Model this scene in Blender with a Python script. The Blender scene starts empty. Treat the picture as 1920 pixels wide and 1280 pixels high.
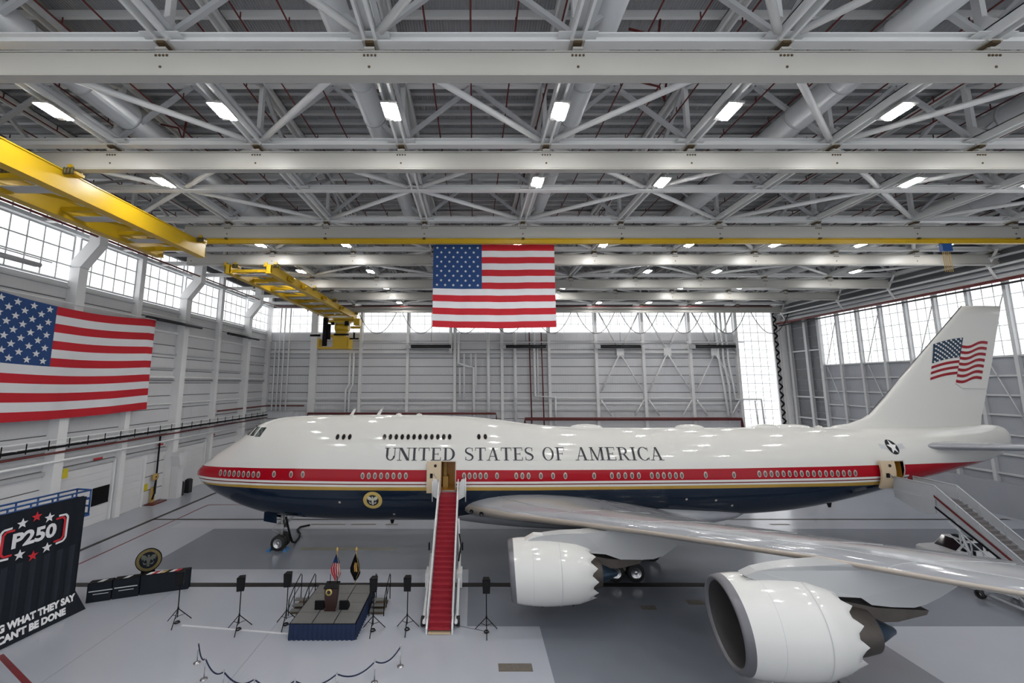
import bpy, math, random
import numpy as np
from mathutils import Vector, Matrix, Quaternion

random.seed(7)
SC = bpy.context.scene
COL = SC.collection
PI = math.pi

# ------------------------------------------------------------------ camera
EYE = 14.63
cam_data = bpy.data.cameras.new('camera')
cam_data.sensor_width = 36.0
cam_data.lens = 14.25
cam_data.shift_x = 0.0375
cam_data.shift_y = -0.0125
cam_data.clip_end = 400
cam = bpy.data.objects.new('camera', cam_data)
COL.objects.link(cam)
cam.location = (0, 0, EYE)
cam.rotation_euler = (math.radians(90) + math.atan(102 / 760.0), 0, 0)
SC.camera = cam

# ------------------------------------------------------------------ sky
world = bpy.data.worlds.new('overcast_sky')
SC.world = world
world.use_nodes = True
bg = world.node_tree.nodes['Background']
bg.inputs[0].default_value = (0.93, 0.96, 1.0, 1)
bg.inputs[1].default_value = 0.6

# ------------------------------------------------------------------ exposure
SC.view_settings.view_transform = 'Standard'
SC.view_settings.look = 'None'
SC.view_settings.exposure = 0.86
SC.view_settings.gamma = 1.0
SC.view_settings.use_curve_mapping = False
SC.cycles.use_denoising = True
SC.cycles.use_adaptive_sampling = True
SC.cycles.adaptive_threshold = 0.06
SC.cycles.adaptive_min_samples = 16
SC.cycles.max_bounces = 5
SC.cycles.diffuse_bounces = 3
SC.cycles.glossy_bounces = 2
SC.cycles.sample_clamp_indirect = 6.0
LAMP = 82.0      # brightness of the LED lenses
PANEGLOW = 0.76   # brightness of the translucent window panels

# ------------------------------------------------------------------ materials
MATS = {}


def pm(name, rgb, rough=0.5, metal=0.0, var=0.05, scale=2.0, bump=0.0, bscale=20.0, coat=0.0, emit=None, spec=0.5, stretch=None):
    m = bpy.data.materials.new(name)
    m.use_nodes = True
    nt = m.node_tree
    N = nt.nodes
    b = N['Principled BSDF']
    tc = N.new('ShaderNodeNewGeometry')
    src = tc.outputs['Position']
    if stretch:
        mp = N.new('ShaderNodeMapping')
        mp.inputs['Scale'].default_value = stretch
        nt.links.new(src, mp.inputs[0])
        src = mp.outputs[0]
    nz = N.new('ShaderNodeTexNoise')
    nz.inputs['Scale'].default_value = scale
    nz.inputs['Detail'].default_value = 3
    nt.links.new(src, nz.inputs['Vector'])
    mx = N.new('ShaderNodeMix')
    mx.data_type = 'RGBA'
    mx.inputs[6].default_value = tuple(min(1, c * (1 - var)) for c in rgb) + (1,)
    mx.inputs[7].default_value = tuple(min(1, c * (1 + var)) for c in rgb) + (1,)
    nt.links.new(nz.outputs[0], mx.inputs[0])
    nt.links.new(mx.outputs[2], b.inputs['Base Color'])
    b.inputs['Roughness'].default_value = rough
    b.inputs['Metallic'].default_value = metal
    b.inputs['Coat Weight'].default_value = coat
    b.inputs['Coat Roughness'].default_value = 0.04
    b.inputs['Specular IOR Level'].default_value = spec
    if bump:
        n2 = N.new('ShaderNodeTexNoise')
        n2.inputs['Scale'].default_value = bscale
        nt.links.new(src, n2.inputs['Vector'])
        bp = N.new('ShaderNodeBump')
        bp.inputs['Strength'].default_value = bump
        bp.inputs['Distance'].default_value = 0.05
        nt.links.new(n2.outputs[0], bp.inputs['Height'])
        nt.links.new(bp.outputs[0], b.inputs['Normal'])
    if emit:
        b.inputs['Emission Color'].default_value = tuple(emit[0]) + (1,)
        b.inputs['Emission Strength'].default_value = emit[1]
    MATS[name] = m
    return m


def ribbed(name, rgb, axis, period, depth, rough=0.5, var=0.05):
    """sheet metal with fine ribs running along one axis (period in metres)"""
    m = pm(name, rgb, rough, 0.0, var, 0.4)
    nt = m.node_tree
    N = nt.nodes
    tc = [n for n in N if n.type == 'NEW_GEOMETRY'][0]
    w = N.new('ShaderNodeTexWave')
    w.wave_type = 'BANDS'
    w.bands_direction = axis
    w.wave_profile = 'SIN'
    w.inputs['Scale'].default_value = 0.31416 / period * 1.0
    w.inputs['Distortion'].default_value = 0
    nt.links.new(tc.outputs['Position'], w.inputs['Vector'])
    bp = N.new('ShaderNodeBump')
    bp.inputs['Strength'].default_value = 1.0
    bp.inputs['Distance'].default_value = depth
    nt.links.new(w.outputs['Fac'], bp.inputs['Height'])
    nt.links.new(bp.outputs[0], N['Principled BSDF'].inputs['Normal'])
    return m


# building
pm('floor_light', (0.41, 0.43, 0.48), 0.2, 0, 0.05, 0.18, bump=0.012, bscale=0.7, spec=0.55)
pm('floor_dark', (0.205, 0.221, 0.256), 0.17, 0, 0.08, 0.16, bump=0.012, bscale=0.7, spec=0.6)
pm('trench', (0.02, 0.017, 0.016), 0.5, 0, 0.3, 4)
pm('red_line', (0.19, 0.03, 0.035), 0.4, 0, 0.2, 2)
pm('white_line', (0.60, 0.61, 0.64), 0.4, 0, 0.08, 2)
pm('yellow_line', (0.21, 0.20, 0.15), 0.4, 0, 0.2, 1)
pm('hatch', (0.17, 0.15, 0.125), 0.6, 0.2, 0.3, 6)
ribbed('deck', (0.33, 0.333, 0.34), 'X', 0.16, 0.03, 0.6)
ribbed('wall_sheet', (0.66, 0.665, 0.685), 'X', 0.45, 0.012, 0.5)
ribbed('wall_sheet_side', (0.62, 0.625, 0.64), 'Y', 0.45, 0.012, 0.5)
pm('wall_blue_grey', (0.33, 0.345, 0.38), 0.55, 0, 0.06, 0.5)
pm('wall_dark', (0.13, 0.135, 0.145), 0.6, 0, 0.08, 0.5)
pm('steel_white', (0.78, 0.785, 0.78), 0.42, 0, 0.06, 0.7)
pm('steel_grey', (0.52, 0.53, 0.54), 0.5, 0, 0.07, 0.8)
pm('runway_cream', (0.47, 0.46, 0.425), 0.36, 0, 0.05, 0.5)
pm('girt_white', (0.78, 0.78, 0.78), 0.45, 0, 0.05, 1.0)
pm('joint_grey', (0.13, 0.13, 0.14), 0.7, 0, 0.1, 2)
pm('duct_white', (0.60, 0.61, 0.62), 0.38, 0, 0.04, 0.8)
pm('pipe_red', (0.12, 0.014, 0.013), 0.42, 0, 0.15, 2)
pm('pipe_white', (0.80, 0.81, 0.81), 0.4, 0, 0.06, 2)
pm('rust', (0.10, 0.065, 0.03), 0.7, 0.2, 0.4, 6)
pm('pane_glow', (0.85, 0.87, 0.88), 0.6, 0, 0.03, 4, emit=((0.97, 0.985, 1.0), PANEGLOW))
pm('mullion', (0.66, 0.68, 0.69), 0.5, 0, 0.05, 3)
pm('lamp_lens', (0.9, 0.9, 0.9), 0.4, 0, 0.01, 4, emit=((1.0, 0.985, 0.96), LAMP))
pm('lamp_body', (0.55, 0.55, 0.55), 0.4, 0.3, 0.05, 4)
pm('crane_yellow', (0.60, 0.38, 0.01), 0.38, 0, 0.08, 0.8)
pm('crane_dark', (0.10, 0.08, 0.03), 0.6, 0.2, 0.3, 5)
pm('black_rubber', (0.010, 0.010, 0.011), 0.6, 0, 0.2, 6, spec=0.15)
pm('black_metal', (0.007, 0.007, 0.008), 0.5, 0.0, 0.2, 6, spec=0.12)
pm('heater_black', (0.03, 0.031, 0.033), 0.45, 0.3, 0.2, 3)
pm('door_white', (0.70, 0.70, 0.71), 0.4, 0, 0.03, 1)
pm('sign_yellow', (0.62, 0.50, 0.02), 0.5, 0, 0.1, 6)
pm('sign_red', (0.50, 0.03, 0.03), 0.5, 0, 0.1, 6)
# aircraft
pm('paint_white', (0.70, 0.69, 0.655), 0.09, 0, 0.015, 0.5)
pm('paint_red', (0.36, 0.004, 0.013), 0.09, 0, 0.03, 0.5, spec=0.25)
pm('paint_deep_red', (0.16, 0.004, 0.01), 0.09, 0, 0.03, 0.5)
pm('paint_gold', (0.50, 0.31, 0.06), 0.09, 0.25, 0.05, 0.6)
pm('paint_navy', (0.008, 0.017, 0.035), 0.09, 0, 0.1, 0.5)
pm('paint_letter', (0.012, 0.014, 0.02), 0.3, 0, 0.1, 2)
pm('paint_flag_white', (0.80, 0.79, 0.77), 0.25, 0, 0.02, 2)
pm('paint_flag_blue', (0.02, 0.045, 0.08), 0.25, 0, 0.1, 2)
pm('paint_flag_red', (0.30, 0.012, 0.02), 0.25, 0, 0.1, 2)
pm('wing_grey', (0.32, 0.33, 0.355), 0.13, 0.0, 0.06, 0.5, stretch=(.15, .5, 1))
pm('pylon_grey', (0.46, 0.465, 0.47), 0.16, 0, 0.03, 0.6)
pm('leading_edge', (0.50, 0.44, 0.38), 0.35, 0.25, 0.07, 0.7)
pm('nacelle_white', (0.72, 0.715, 0.69), 0.09, 0, 0.02, 0.6)
pm('lip_metal', (0.17, 0.168, 0.185), 0.4, 0.35, 0.05, 1)
pm('inlet_liner', (0.055, 0.052, 0.053), 0.5, 0.1, 0.08, 1)
pm('fan_dark', (0.03, 0.03, 0.035), 0.35, 0.5, 0.2, 3)
pm('exhaust', (0.11, 0.095, 0.085), 0.45, 0.6, 0.25, 2)
pm('exhaust_blue', (0.05, 0.08, 0.12), 0.3, 0.8, 0.25, 1.5)
pm('window_dark', (0.015, 0.015, 0.018), 0.08, 0, 0.2, 3)
pm('window_rim', (0.52, 0.45, 0.40), 0.35, 0.1, 0.08, 6)
pm('cabin_pane', (0.13, 0.115, 0.105), 0.15, 0, 0.2, 3)
pm('cockpit_glass', (0.03, 0.045, 0.035), 0.06, 0, 0.2, 3)
pm('door_tan', (0.58, 0.46, 0.31), 0.35, 0, 0.06, 2)
pm('door_edge', (0.30, 0.27, 0.24), 0.4, 0.3, 0.1, 3)
pm('cabin_wood', (0.50, 0.24, 0.03), 0.35, 0, 0.35, 1.2, stretch=(1, 1, 0.3))
pm('gear_grey', (0.42, 0.42, 0.42), 0.4, 0.3, 0.12, 4)
pm('tyre', (0.012, 0.012, 0.012), 0.65, 0, 0.3, 5)
pm('chock_blue', (0.05, 0.17, 0.36), 0.5, 0, 0.1, 4)
pm('seal_gold', (0.62, 0.45, 0.14), 0.35, 0.1, 0.15, 8)
pm('seal_navy', (0.01, 0.012, 0.02), 0.4, 0, 0.1, 8)
pm('seal_pale', (0.62, 0.60, 0.50), 0.4, 0, 0.2, 14)
# furnishings
pm('cloth_red', (0.52, 0.008, 0.02), 0.75, 0, 0.05, 1.5, bump=0.05, bscale=6)
pm('cloth_white', (0.74, 0.74, 0.76), 0.75, 0, 0.03, 1.5, bump=0.05, bscale=6)
pm('cloth_blue', (0.012, 0.055, 0.19), 0.75, 0, 0.06, 1.5, bump=0.05, bscale=6)
pm('carpet_red', (0.30, 0.012, 0.026), 0.9, 0, 0.12, 6, bump=0.1, bscale=40)
pm('stair_white', (0.70, 0.70, 0.70), 0.4, 0, 0.05, 2)
pm('stair_grey', (0.42, 0.44, 0.47), 0.45, 0.1, 0.06, 2)
pm('stair_tread', (0.17, 0.155, 0.155), 0.6, 0, 0.1, 3)
pm('chrome', (0.55, 0.55, 0.56), 0.25, 0.9, 0.1, 5)
pm('stage_deck', (0.135, 0.135, 0.13), 0.75, 0, 0.12, 3)
pm('skirt_navy', (0.006, 0.018, 0.06), 0.85, 0, 0.15, 2)
pm('lectern_wood', (0.03, 0.01, 0.008), 0.35, 0, 0.2, 2)
pm('banner_black', (0.014, 0.017, 0.023), 0.75, 0, 0.15, 1.2, spec=0.1)
pm('banner_grey', (0.026, 0.031, 0.04), 0.75, 0, 0.1, 1.2, spec=0.1)  # lighter copy of the black cloth, painting the lit side of pleats
pm('print_white', (0.72, 0.72, 0.74), 0.6, 0, 0.03, 2)
pm('print_red', (0.56, 0.02, 0.03), 0.6, 0, 0.05, 2)
pm('lift_blue', (0.012, 0.07, 0.24), 0.4, 0, 0.1, 3)
pm('rope_navy', (0.006, 0.011, 0.045), 0.8, 0, 0.15, 8)
pm('truck_white', (0.70, 0.70, 0.71), 0.2, 0, 0.02, 1, coat=0.8)
pm('emblem_ring', (0.17, 0.13, 0.045), 0.5, 0.1, 0.25, 6)
pm('emblem_eagle', (0.10, 0.105, 0.085), 0.5, 0, 0.3, 8)
pm('pale_coat', (0.47, 0.485, 0.525), 0.25, 0, 0.05, 0.3)
pm('flag_gold', (0.50, 0.33, 0.10), 0.6, 0, 0.2, 8)
pm('banner_orange', (0.50, 0.16, 0.05), 0.6, 0, 0.2, 8)

# ------------------------------------------------------------------ helpers
WL = {}


def origin_of(o):
    return WL.get(o.name, Vector((0, 0, 0))) if o else Vector((0, 0, 0))


def tag(o, label=None, cat=None, group=None, kind=None):
    if label: o['label'] = label
    if cat: o['category'] = cat
    if group: o['group'] = group
    if kind: o['kind'] = kind
    return o


def thing(name, label, cat, loc=(0, 0, 0), group=None):
    o = bpy.data.objects.new(name, None)
    COL.objects.link(o)
    o.location = loc
    o.empty_display_size = 0.2
    WL[o.name] = Vector(loc)
    return tag(o, label, cat, group)


def place(name, me, parent=None, loc=(0, 0, 0), rot=None, scale=None):
    """an object that shares the mesh me, placed in world coordinates"""
    o = bpy.data.objects.new(name, me)
    COL.objects.link(o)
    o.parent = parent
    M = Matrix.Translation(Vector(loc) - origin_of(parent))
    if rot is not None:
        M = M @ rot.to_4x4()
    if scale is not None:
        M = M @ Matrix.Diagonal((*scale, 1))
    o.matrix_basis = M
    WL[o.name] = Vector(loc)
    return o


class MB:
    def __init__(s):
        s.v = []; s.f = []; s.m = []; s.sm = []

    def add(s, vs, fs, m=0, smooth=False):
        b = len(s.v)
        s.v += [tuple(p) for p in vs]
        for f in fs:
            s.f.append(tuple(i + b for i in f)); s.m.append(m); s.sm.append(smooth)
        return s

    def bb(s, x0, x1, y0, y1, z0, z1, m=0):
        return s.add([(x0, y0, z0), (x1, y0, z0), (x1, y1, z0), (x0, y1, z0), (x0, y0, z1), (x1, y0, z1), (x1, y1, z1), (x0, y1, z1)],
                     [(3, 2, 1, 0), (4, 5, 6, 7), (0, 1, 5, 4), (1, 2, 6, 5), (2, 3, 7, 6), (3, 0, 4, 7)], m)

    def frame(s, p, q, up=(0, 0, 1)):
        p = Vector(p); q = Vector(q)
        d = (q - p).normalized()
        u = Vector(up)
        if abs(d.dot(u)) > 0.97:
            u = Vector((1, 0, 0)) if abs(d.x) < 0.9 else Vector((0, 1, 0))
        a = d.cross(u).normalized()
        return p, q, d, a, a.cross(d).normalized()

    def bar(s, p, q, w, h, m=0, up=(0, 0, 1)):
        p, q, d, a, b = s.frame(p, q, up)
        vs = [e + a * (sa * w / 2) + b * (sb * h / 2) for e in (p, q) for sa, sb in ((-1, -1), (1, -1), (1, 1), (-1, 1))]
        return s.add(vs, [(0, 1, 2, 3), (7, 6, 5, 4), (0, 4, 5, 1), (1, 5, 6, 2), (2, 6, 7, 3), (3, 7, 4, 0)], m)

    def ibeam(s, p, q, w, h, tf, tw, m=0, up=(0, 0, 1)):
        p, q, d, a, b = s.frame(p, q, up)
        o = b * (h / 2 - tf / 2)
        s.bar(p + o, q + o, w, tf, m, up); s.bar(p - o, q - o, w, tf, m, up); s.bar(p, q, tw, h - 2 * tf, m, up)
        return s

    def tube(s, pts, r, n=8, m=0, cap=True, smooth=True):
        pts = [Vector(p) for p in pts]
        rs = r if isinstance(r, (list, tuple)) else [r] * len(pts)
        vs = []
        pa = None
        for i, p in enumerate(pts):
            d = (pts[min(i + 1, len(pts) - 1)] - pts[max(i - 1, 0)]).normalized()
            if pa is None:
                u = Vector((0, 0, 1)) if abs(d.z) < 0.9 else Vector((1, 0, 0))
                a = d.cross(u).normalized()
            else:
                a = (pa - d * pa.dot(d)).normalized()
            pa = a
            b = d.cross(a)
            for k in range(n):
                t = 2 * PI * k / n
                vs.append(p + a * (rs[i] * math.cos(t)) + b * (rs[i] * math.sin(t)))
        fs = [(i * n + k, i * n + (k + 1) % n, (i + 1) * n + (k + 1) % n, (i + 1) * n + k) for i in range(len(pts) - 1) for k in range(n)]
        s.add(vs, fs, m, smooth)
        if cap:
            b0 = len(s.v) - len(vs)
            s.f.append(tuple(b0 + k for k in range(n))[::-1]); s.m.append(m); s.sm.append(False)
            e0 = b0 + (len(pts) - 1) * n
            s.f.append(tuple(e0 + k for k in range(n))); s.m.append(m); s.sm.append(False)
        return s

    def lathe(s, prof, o, axis='X', n=24, m=0, smooth=True, sq=(1, 1)):
        """prof: list of (t along axis, radius)"""
        vs = []
        for t, r in prof:
            for k in range(n):
                c, e = math.cos(2 * PI * k / n) * r * sq[0], math.sin(2 * PI * k / n) * r * sq[1]
                if axis == 'X': vs.append((o[0] + t, o[1] + c, o[2] + e))
                elif axis == 'Y': vs.append((o[0] + c, o[1] + t, o[2] + e))
                else: vs.append((o[0] + c, o[1] + e, o[2] + t))
        fl = axis == 'Y'
        fs = []
        for i in range(len(prof) - 1):
            for k in range(n):
                q = (i * n + k, i * n + (k + 1) % n, (i + 1) * n + (k + 1) % n, (i + 1) * n + k)
                fs.append(q if fl else q[::-1])
        if isinstance(m, (list, tuple)):
            for i in range(len(prof) - 1):
                pass
        return s.add(vs, fs, m, smooth)

    def prism(s, pts, o, u, v, d, m=0):
        """polygon pts (in u,v) at o, thickness vector d"""
        o = Vector(o); u = Vector(u); v = Vector(v); d = Vector(d)
        k = len(pts)
        a = [o + u * p[0] + v * p[1] for p in pts]
        b = [p + d for p in a]
        return s.add(a + b, [tuple(range(k))[::-1], tuple(range(k, 2 * k))] + [(i, (i + 1) % k, k + (i + 1) % k, k + i) for i in range(k)], m)

    def grid(s, rows, m=0, smooth=True, close_u=False, flip=False):
        nr, nc = len(rows), len(rows[0])
        vs = [p for r in rows for p in r]
        fs = []
        for i in range(nr - 1):
            for j in range(nc if close_u else nc - 1):
                j2 = (j + 1) % nc
                q = (i * nc + j, i * nc + j2, (i + 1) * nc + j2, (i + 1) * nc + j)
                fs.append(q[::-1] if flip else q)
        return s.add(vs, fs, m, smooth)

    def mesh(s, name, mats):
        me = bpy.data.meshes.new(name)
        me.from_pydata(s.v, [], s.f)
        for mt in (mats if isinstance(mats, (list, tuple)) else [mats]):
            me.materials.append(MATS[mt])
        me.polygons.foreach_set('material_index', s.m)
        me.polygons.foreach_set('use_smooth', s.sm)
        me.update()
        return me

    def build(s, name, mats, parent=None):
        """geometry is in world coordinates; keeps it there under its parent"""
        return place(name, s.mesh(name, mats), parent, (0, 0, 0))


def box(name, mat, parent, x0, x1, y0, y1, z0, z1):
    return MB().bb(x0, x1, y0, y1, z0, z1).build(name, mat, parent)


def bar(name, mat, parent, p, q, w, h, up=(0, 0, 1)):
    return MB().bar(p, q, w, h, 0, up).build(name, mat, parent)


def rod(name, mat, parent, pts, r, n=8):
    return MB().tube(pts, r, n).build(name, mat, parent)


UNIT = {}


def ubox(mat):
    if mat not in UNIT:
        UNIT[mat] = MB().bb(-.5, .5, -.5, .5, -.5, .5).mesh('unit_block_' + mat, mat)
    return UNIT[mat]


def cell(name, mat, parent, x0, x1, y0, y1, z0, z1):
    """a block that shares one mesh with all its likes"""
    return place(name, ubox(mat), parent, ((x0 + x1) / 2, (y0 + y1) / 2, (z0 + z1) / 2), None, (x1 - x0, y1 - y0, z1 - z0))


def copy_tree(o, parent=None, loc=None, rotz=0.0):
    c = o.copy()
    COL.objects.link(c)
    if parent is not None:
        c.parent = parent
    if loc is not None:
        c.location = loc
        c.rotation_euler = (0, 0, rotz)
        WL[c.name] = Vector(loc)
    for ch in [x for x in bpy.data.objects if x.parent is o]:
        copy_tree(ch, c)
    return c


ORD = ['first', 'second', 'third', 'fourth', 'fifth', 'sixth', 'seventh', 'eighth', 'ninth', 'tenth', 'eleventh', 'twelfth']


def ordinal(n):
    if n < len(ORD): return ORD[n]
    n += 1
    tens = {1: '', 2: 'twent', 3: 'thirt', 4: 'fort'}
    teen = ['tenth', 'eleventh', 'twelfth', 'thirteenth', 'fourteenth', 'fifteenth', 'sixteenth', 'seventeenth', 'eighteenth', 'nineteenth']
    if n < 20: return teen[n - 10]
    a, b = divmod(n, 10)
    return tens[a] + ('ieth' if b == 0 else 'y-' + ORD[b - 1])

# ================================================================== the hangar
XL, XR, YB, ZR = -40.0, 60.0, 78.4, 34.4
YF = -14.0
floor = tag(box('floor', 'floor_light', None, XL, XR, YF, YB, -0.3, 0.0), kind='structure')


def mark(name, mat, x0, x1, y0, y1, z=0.004):
    return box(name, mat, floor, x0, x1, y0, y1, -0.02, z)


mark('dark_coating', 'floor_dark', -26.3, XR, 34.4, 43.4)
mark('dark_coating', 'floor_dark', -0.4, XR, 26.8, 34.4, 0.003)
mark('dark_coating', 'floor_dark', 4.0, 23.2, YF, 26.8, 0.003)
mark('trench_cover', 'trench', -34.95, -34.5, 20, 76, 0.006)
mark('trench_cover', 'trench', -34.7, 58, 46.1, 46.45, 0.006)
mark('trench_cover', 'trench', -29.6, 58, 31.6, 32.2, 0.009)
mark('red_line', 'red_line', -32.3, -32.12, 22, 51.6, 0.006)
mark('red_line', 'red_line', -32.3, -27.0, 51.5, 51.68, 0.007)
MB().bar((-25.7, 24.16, 0.003), (-20.2, 21.1, 0.003), 0.25, 0.008).build('red_line', 'red_line', floor)
MB().bar((-17.8, 26.9, 0.003), (-10.93, 26.05, 0.003), 0.16, 0.008).build('cable_cover', 'white_line', floor)
MB().bar((-1.1, 26.9, 0.003), (0.7, 26.3, 0.003), 0.06, 0.008).build('cable_cover', 'wall_dark', floor)
mark('floor_hatch', 'hatch', 1.29, 3.05, 22.9, 23.5, 0.01)
mark('floor_hatch', 'hatch', 11.0, 12.0, 28.6, 29.1, 0.01)
mark('floor_hatch', 'hatch', 14.4, 15.5, 29.2, 29.8, 0.01)
for x0, x1 in ((-17.0, -13.4), (-9.2, -7.9), (-12.8, -10.2), (31.0, 33.0)):
    mark('floor_grate', 'hatch', x0, x1, 44.55, 44.85, 0.008)
mark('guide_line', 'yellow_line', -15.5, -7.0, 38.1, 38.7, 0.006)
mark('guide_line', 'yellow_line', 27.0, 33.0, 38.35, 38.65, 0.006)
mark('pale_coating', 'pale_coat', -31.0, -9.0, 43.7, 45.6, 0.003)
for x in (-30.5, -21.3, -12.1, 9.4, 18.6, 36.0):   # saw cuts in the slab
    mark('slab_joint', 'wall_dark', x - .007, x + .007, YF, 31.5, 0.0045)

# ---- ceiling: roof deck with purlins, horizontal bracing and cross chords
ceiling = tag(box('ceiling', 'deck', None, XL, XR, 4, YB, ZR, ZR + .2), kind='structure')
ROWS = [6.5, 16.0, 23.7, 29.7, 35.7, 44.0, 49.6, 55.1, 63.1, 69.0, 74.9]
RUN = [16.0, 23.7, 35.7, 44.0, 55.1, 63.1, 74.9]
XK = [-31.5 + 9.0 * k for k in range(11)]   # truss lines
for a, b in ((10.2, 17.6), (24.2, 31.0), (41.5, 48.5), (56, 62), (69, 77)):
    y = a
    while y < b:
        cell('purlin', 'steel_grey', ceiling, XL, XR, y - .13, y + .13, ZR - .28, ZR - .002)
        y += 1.05
for y in (19.3, 22.4, 33.2, 37.5, 51.5, 65.0):
    cell('purlin', 'steel_white', ceiling, XL, XR, y - .09, y + .09, ZR - .42, ZR - .002)
ZC = 29.55
for j, y in enumerate(ROWS):
    MB().ibeam((XL, y, ZC), (XR, y, ZC), 0.46, 0.44, 0.07, 0.1).build('cross_chord', 'steel_white', ceiling)
    MB().ibeam((XL, y, 33.7), (XR, y, 33.7), 0.4, 0.5, 0.06, 0.08).build('cross_chord', 'steel_white', ceiling)
for j in range(len(ROWS) - 1):
    par = j % 2
    for k in range(len(XK)):
        if k % 2 == par:
            for dk in (-1, 1):
                if 0 <= k + dk < len(XK):
                    p = Vector((XK[k], ROWS[j], ZC)); q = Vector((XK[k + dk], ROWS[j + 1], ZC))
                    d = (q - p).normalized()
                    rod('horizontal_brace', 'steel_white', ceiling, [p + d * .7, q - d * .7], 0.17, 10)
# web members of the cross trusses, seen between the truss lines
for j, y in enumerate(ROWS[1:], 1):
    for k in range(len(XK) - 1):
        xm = (XK[k] + XK[k + 1]) / 2
        bar('web_diagonal', 'steel_grey', ceiling, (XK[k], y, ZC + .2), (xm, y, 33.5), 0.22, 0.22, (0, 1, 0))
        bar('web_diagonal', 'steel_grey', ceiling, (XK[k + 1], y, ZC + .2), (xm, y, 33.5), 0.22, 0.22, (0, 1, 0))

# ---- roof trusses running away from the camera
for k, x in enumerate(XK):
    t = thing('roof_truss', '%s white steel roof truss from the left wall, running toward the back wall' % ORD[k], 'roof truss', (x, 4, ZC))
    for zc, h in ((ZC + .05, 0.5), (33.6, 0.4)):
        m = MB()
        m.bar((x - .24, 4, zc), (x - .24, YB - .1, zc), 0.12, h); m.bar((x + .24, 4, zc), (x + .24, YB - .1, zc), 0.12, h)
        m.bar((x, 4, zc + h / 2 - .03), (x, YB - .1, zc + h / 2 - .03), 0.6, 0.06)
        m.build('bottom_chord' if zc < 31 else 'top_chord', 'steel_white', t)
    for j, y in enumerate(ROWS):
        bar('web_post', 'steel_white', t, (x, y, ZC + .2), (x, y, 33.5), 0.26, 0.3, (0, 1, 0))
        if j + 1 < len(ROWS):
            y2 = ROWS[j + 1]
            a, b = (ZC + .2, 33.5) if j % 2 else (33.5, ZC + .2)
            bar('web_diagonal', 'steel_grey', t, (x, y, a), (x, y2, b), 0.2, 0.24, (1, 0, 0))
        g = MB()
        g.prism([(-.75, -.1), (.75, -.1), (.75, .35), (.3, .95), (-.3, .95), (-.75, .35)], (x - .24, y, ZC), (0, 1, 0), (0, 0, 1), (.05, 0, 0))
        g.prism([(-.75, -.1), (.75, -.1), (.75, .35), (.3, .95), (-.3, .95), (-.75, .35)], (x + .19, y, ZC), (0, 1, 0), (0, 0, 1), (.05, 0, 0))
        g.prism([(-.85, -.5), (.85, -.5), (.85, .5), (-.85, .5)], (x, y, ZC - .02), (1, 0, 0), (0, 1, 0), (0, 0, .04))
        g.build('gusset_plate', 'steel_white', t)
    # cable tray clipped along the bottom chord
    bar('cable_tray', 'steel_grey', t, (x + .5, 4, ZC + .15), (x + .5, YB - .2, ZC + .15), 0.22, 0.1)

# ---- crane runway beams across the hall
def runway(i, y):
    xe0 = [-39.2, -39.2, -26.4, -32.0, -28.0, -28.0, -28.0][i]
    xe1 = [59, 59, 59, 58.6, 57.6, 57.6, 58.4][i]
    z0, z1 = 27.7, 28.9
    lab = ['nearest cream crane runway beam across the top of the hall', 'second nearest cream crane runway beam across the hall',
           'cream crane runway beam with the yellow rail under it', 'cream crane runway beam just behind the hanging flag top, cut short at the left',
           'fifth nearest cream crane runway beam, lower part of flag hides it', 'sixth nearest cream crane runway beam near the back wall',
           'farthest cream crane runway beam, with looped cables under it'][i]
    t = thing('runway_beam', lab, 'beam', (0, y, z0))
    m = MB(); m.bb(xe0, xe1, y - .05, y + .05, z0 + .06, z1 - .06)
    m.build('web', 'runway_cream', t)
    box('bottom_flange', 'runway_cream', t, xe0, xe1, y - .24, y + .24, z0, z0 + .06)
    box('top_flange', 'runway_cream', t, xe0, xe1, y - .2, y + .2, z1 - .06, z1)
    box('cover_plate', 'runway_cream', t, xe0, xe1, y - .2, y - .14, z0 + .1, z1 - .1)
    for x in XK:
        if xe0 < x < xe1:
            h = MB()
            h.bb(x - .22, x + .22, y - .3, y + .3, z1, z1 + .1)
            h.bb(x - .1, x + .1, y - .12, y + .12, z1 + .1, ZC - .28)
            h.bb(x - .32, x + .32, y - .34, y + .34, ZC - .3, ZC - .2)
            h.build('hanger', 'runway_cream', t)
            r = MB()
            r.bb(x - .18, x + .18, y - .36, y + .3, ZC - .42, ZC - .3)
            for q in range(4):
                r.bb(x - .27 + q * .16, x - .19 + q * .16, y - .24, y - .2, z1 - .28, z1 - .2)
            r.tube([(x, y - .22, z0 + .42), (x, y - .19, z0 + .42)], 0.06, 10)
            r.build('hanger_bolts', 'rust', t)


for i, y in enumerate(RUN):
    runway(i, y)
t = thing('yellow_rail', 'long yellow rail under the third runway beam', 'rail', (0, 35.6, 27.2))
MB().ibeam((-24.3, 35.6, 27.45), (59, 35.6, 27.45), 0.3, 0.46, 0.05, 0.06).build('rail_profile', 'crane_yellow', t)
for x in XK:
    if x > -24: cell('rail_clamp', 'crane_dark', t, x - .12, x + .12, 35.35, 35.85, 27.6, 27.72)

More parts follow.
